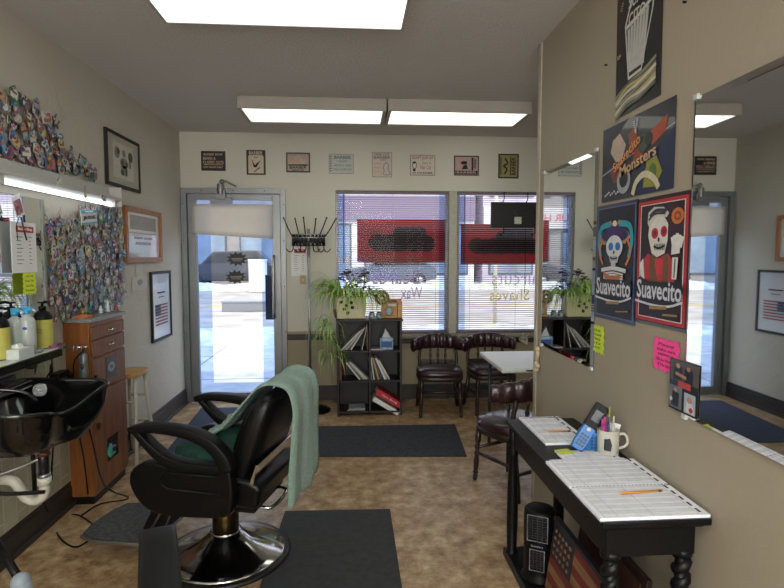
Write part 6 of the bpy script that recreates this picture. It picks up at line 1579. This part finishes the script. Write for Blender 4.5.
cord([(WR - .03, 2.15, .46), (WR - .02, 2.0, .40), (WR - .02, 1.95, .25), (WR - .02, 1.97, .1), (WR - .02, 2.0, .01)], 'thin black cord hanging on the partition beneath the desk', r=.003)
# ------------------------------------------------------------------ the street
gz = -.12
m_walk = mat('concrete_walk', '#b2b4b8', .8, col2='#96999d', scale=3, detail=6)
m_road = mat('wet_asphalt', '#857f79', .6, col2='#a5a19d', scale=1.2, detail=8)
m_snow = mat('snow', '#ced4dc', .9, col2='#a0a5aa', scale=2.5, detail=8)
struct(M().box(-30, 40, D + .12, 10.2, gz - .1, gz, m_walk).build('street_pavement'))
struct(M().box(-60, 80, 10.2, 26, gz - .25, gz - .02, m_road).build('street_road'))
struct(M().box(-60, 80, 26, 60, gz - .25, gz + .02, m_walk).build('street_far_pavement'))
m = M()
for y in (7.0, 8.6): m.box(-30, 40, y, y + .02, gz, gz + .001, K('#5f6062', .9))
for x in range(-12, 14, 2): m.box(x - .2, x - .18, D + .12, 10.2, gz, gz + .001, K('#5f6062', .9))
struct(m.build('street_pavement_joints'))
struct(M().box(-60, 80, 17.2, 17.45, gz - .02, gz - .015, K('#b9a050', .8)).build('street_road_line'))
def snowbank(label, x0, x1, y0, y1, h, seed):
    r = random.Random(seed); nx = int((x1 - x0) * 3); ny = 8; vs = []; fs = []
    for j in range(ny + 1):
        for i in range(nx + 1):
            v = j / ny; e = math.sin(PI * v) ** .6; z = h * e * (.6 + .3 * math.sin(i * .7 + j) + .25 * r.random())
            vs.append((x0 + (x1 - x0) * i / nx + r.uniform(-.05, .05), y0 + (y1 - y0) * v + r.uniform(-.05, .05), gz + z - (.05 if j in (0, ny) else 0)))
    for j in range(ny):
        for i in range(nx): a = j * (nx + 1) + i; fs.append((a, a + 1, a + nx + 2, a + nx + 1))
    o = M().add(vs, fs, m_snow, True).build('snowbank'); tag(o, label, 'snow', kind='stuff')
snowbank('low dirty snowbank along the near kerb', -14, 14, 9.6, 11.4, .22, 1)
snowbank('thin snow ridge along the far side of the road', -30, 30, 25.2, 26.8, .35, 2)
def building(x0, x1, y, h, wallc, label, band, glassc='#7f8fa0', awn=None):
    t = thing('shop_building', label, 'building', ((x0 + x1) / 2, y, gz)); w = (x1 - x0) / 2
    M().box(-w, w, 0, 8, 0, h, mat('facade_' + wallc.strip('#'), wallc, .8, var=.15, scale=2)).build('wall', t)
    M().box(-w, w, -.25, 0, h * .42, h * .58, K(band, .7)).build('fascia', t)
    n = max(2, int(w * 2 / 3)); 
    for k in range(n):
        a = -w + 2 * w * k / n + .35; b = -w + 2 * w * (k + 1) / n - .35
        f_ = M().box(a, b, -.06, 0, .5, h * .4, K('#55585c', .5)).build('window_frame', t); M().box(a + .1, b - .1, -.08, -.06, .6, h * .4 - .1, K(glassc, .35, var=.3, scale=1)).build('pane', f_)
        f_ = M().box(a, b, -.06, 0, h * .66, h * .9, K('#55585c', .5)).build('window_frame', t); M().box(a + .1, b - .1, -.08, -.06, h * .66 + .1, h * .9 - .1, K(glassc, .35, var=.3, scale=1)).build('pane', f_)
    return t, w, h
t, w, h = building(-22, -3.5, 31, 7.5, '#8f8a88', 'grey shop building with a white fascia across the street, seen through the door', '#b9b5b5')
M().text('GET YOUR HAIR CUT', w * .35, h * .5, 6.2, .42, K('#b5353f'), -.26).build('fascia_lettering', t)
t, w, h = building(-3.0, 7, 31, 8.5, '#e4e1e6', 'pale building across the street behind the left blind', '#75687c')
t, w, h = building(7.5, 24, 31, 7.5, '#b5acbc', 'mauve-grey building across the street behind the right blind', '#cfccd0')
def car(x, y, col, label, rz=0, big=1.0, name='parked_car'):
    t = thing(name, label, 'car', (x, y, gz), rz)
    pm_ = K(col, .25, coat=.6, var=.05)
    body = [(-2.3, .35), (-2.35, .75), (-2.2, .95), (-1.2, 1.05), (-.6, 1.6), (1.5, 1.65), (2.1, 1.1), (2.3, 1.0), (2.35, .4), (1.9, .3), (-1.9, .3)]
    body = [(a, b * big) for a, b in body]
    M().prism(body, -.88, .88, pm_).build('car_body', t, bevel=.08, bseg=3)
    M().prism([(-1.0, 1.08 * big), (-.52, 1.52 * big), (1.4, 1.56 * big), (1.85, 1.1 * big)], -.885, .885, K('#151a20', .08)).build('side_glass', t)
    for sx in (-1.45, 1.45):
        for sy in (-.8, .8): M().rod((sx, sy - .1, .34), (sx, sy + .1, .34), .34, K('#17181a', .7), seg=24).rod((sx, sy - .11, .34), (sx, sy + .11, .34), .18, steel, seg=16).build('wheel', t)
    M().box(-2.37, -2.3, -.75, -.45, .65, .8, K('#d9d9d0', .2)).box(-2.37, -2.3, .45, .75, .65, .8, K('#d9d9d0', .2)).build('headlight', t)
    return t
car(-6.2, 28.2, '#1b1f28', 'dark four-wheel-drive parked across the street behind the door stickers', 0, 1.12)
car(-11.9, 29.4, '#7c8088', 'silver car parked beside the dark one across the street')
car(8.6, 14.5, '#b5202c', 'bright red car on the road behind the right blind', 0, .95)
car(2.0, 28.6, '#4c5668', 'slate blue car parked across the street behind the left blind')
t = thing('utility_box', 'white street cabinet on the far kerb seen through the door glass', 'utility box', (un(258, 273, 1, 24.5).x, 24.5, gz)); M().box(-.35, .35, -.3, .3, 0, 1.35, white_paint).build('box_body', t, bevel=.02); M().box(-.37, .37, -.32, .32, 1.35, 1.42, white_paint).build('box_lid', t)
a = un(223, 290, 1, 16.0)  # grey slab modelled in place of a reflection in the door glass
t = thing('reflection_slab', 'low grey slab standing in for a reflection in the lower door glass', 'slab', (a.x + .9, 16.0, gz - .02))
M().box(-.9, 1.1, -.2, .2, .0, .26, K('#77797c', .7)).build('slab_body', t, bevel=.02); M().box(-.92, 1.12, -.22, .22, .26, .32, K('#8b8f94', .7)).build('slab_cap', t, bevel=.01)
t = thing('street_lamp', 'slender pale street pole behind the right blind', 'lamp post', (un(495, 300, 1, 12.2).x, 12.2, gz)); M().rod((0, 0, 0), (0, 0, 5.5), .045, K('#cfc8ae', .5)).build('pole', t); M().tube([(0, 0, 5.4), (0, .5, 5.7), (0, 1.1, 5.7)], .04, K('#cfc8ae', .5), smooth_n=3).box(-.12, .12, .9, 1.5, 5.62, 5.74, K('#8f8f8c')).build('lamp_arm', t)
# unseen fill light added at the rear wall to brighten the room
al = bpy.data.lights.new('rear_fill_light', 'AREA'); al.shape = 'RECTANGLE'; al.size = 3.6; al.size_y = 2.2; al.energy = 80; al.color = (1, .98, .96)
ao = bpy.data.objects.new('rear_fill_light', al); C.objects.link(ao); ao.location = (.3, RY + .05, 1.45); ao.rotation_euler = (PI / 2, 0, 0)
# ------------------------------------------------------------------ camera, world
cam = bpy.data.cameras.new('camera'); co = bpy.data.objects.new('camera', cam); C.objects.link(co)
cam.sensor_width = 36; cam.lens = F / 784 * 36; cam.clip_start = .02; cam.clip_end = 400
co.location = (0, 0, EYE); co.rotation_euler = (PI / 2 - PH, 0, -TH)
bpy.context.scene.camera = co
W = bpy.data.worlds.new('world'); bpy.context.scene.world = W; W.use_nodes = True
bg = W.node_tree.nodes['Background']; bg.inputs[0].default_value = (.88, .93, 1, 1); bg.inputs[1].default_value = 1.45
sun = bpy.data.lights.new('sun', 'SUN'); sun.energy = 1.6; sun.angle = math.radians(4); sun.color = (1, .96, .9)
so = bpy.data.objects.new('sun', sun); C.objects.link(so); so.rotation_euler = (math.radians(35), math.radians(15), 0)
v = bpy.context.scene.view_settings; v.view_transform = 'Standard'; v.look = 'None'; v.gamma = 1; v.exposure = 1.0; v.use_curve_mapping = False
bpy.context.scene.cycles.max_bounces = 8
bpy.context.scene.cycles.sample_clamp_indirect = 6
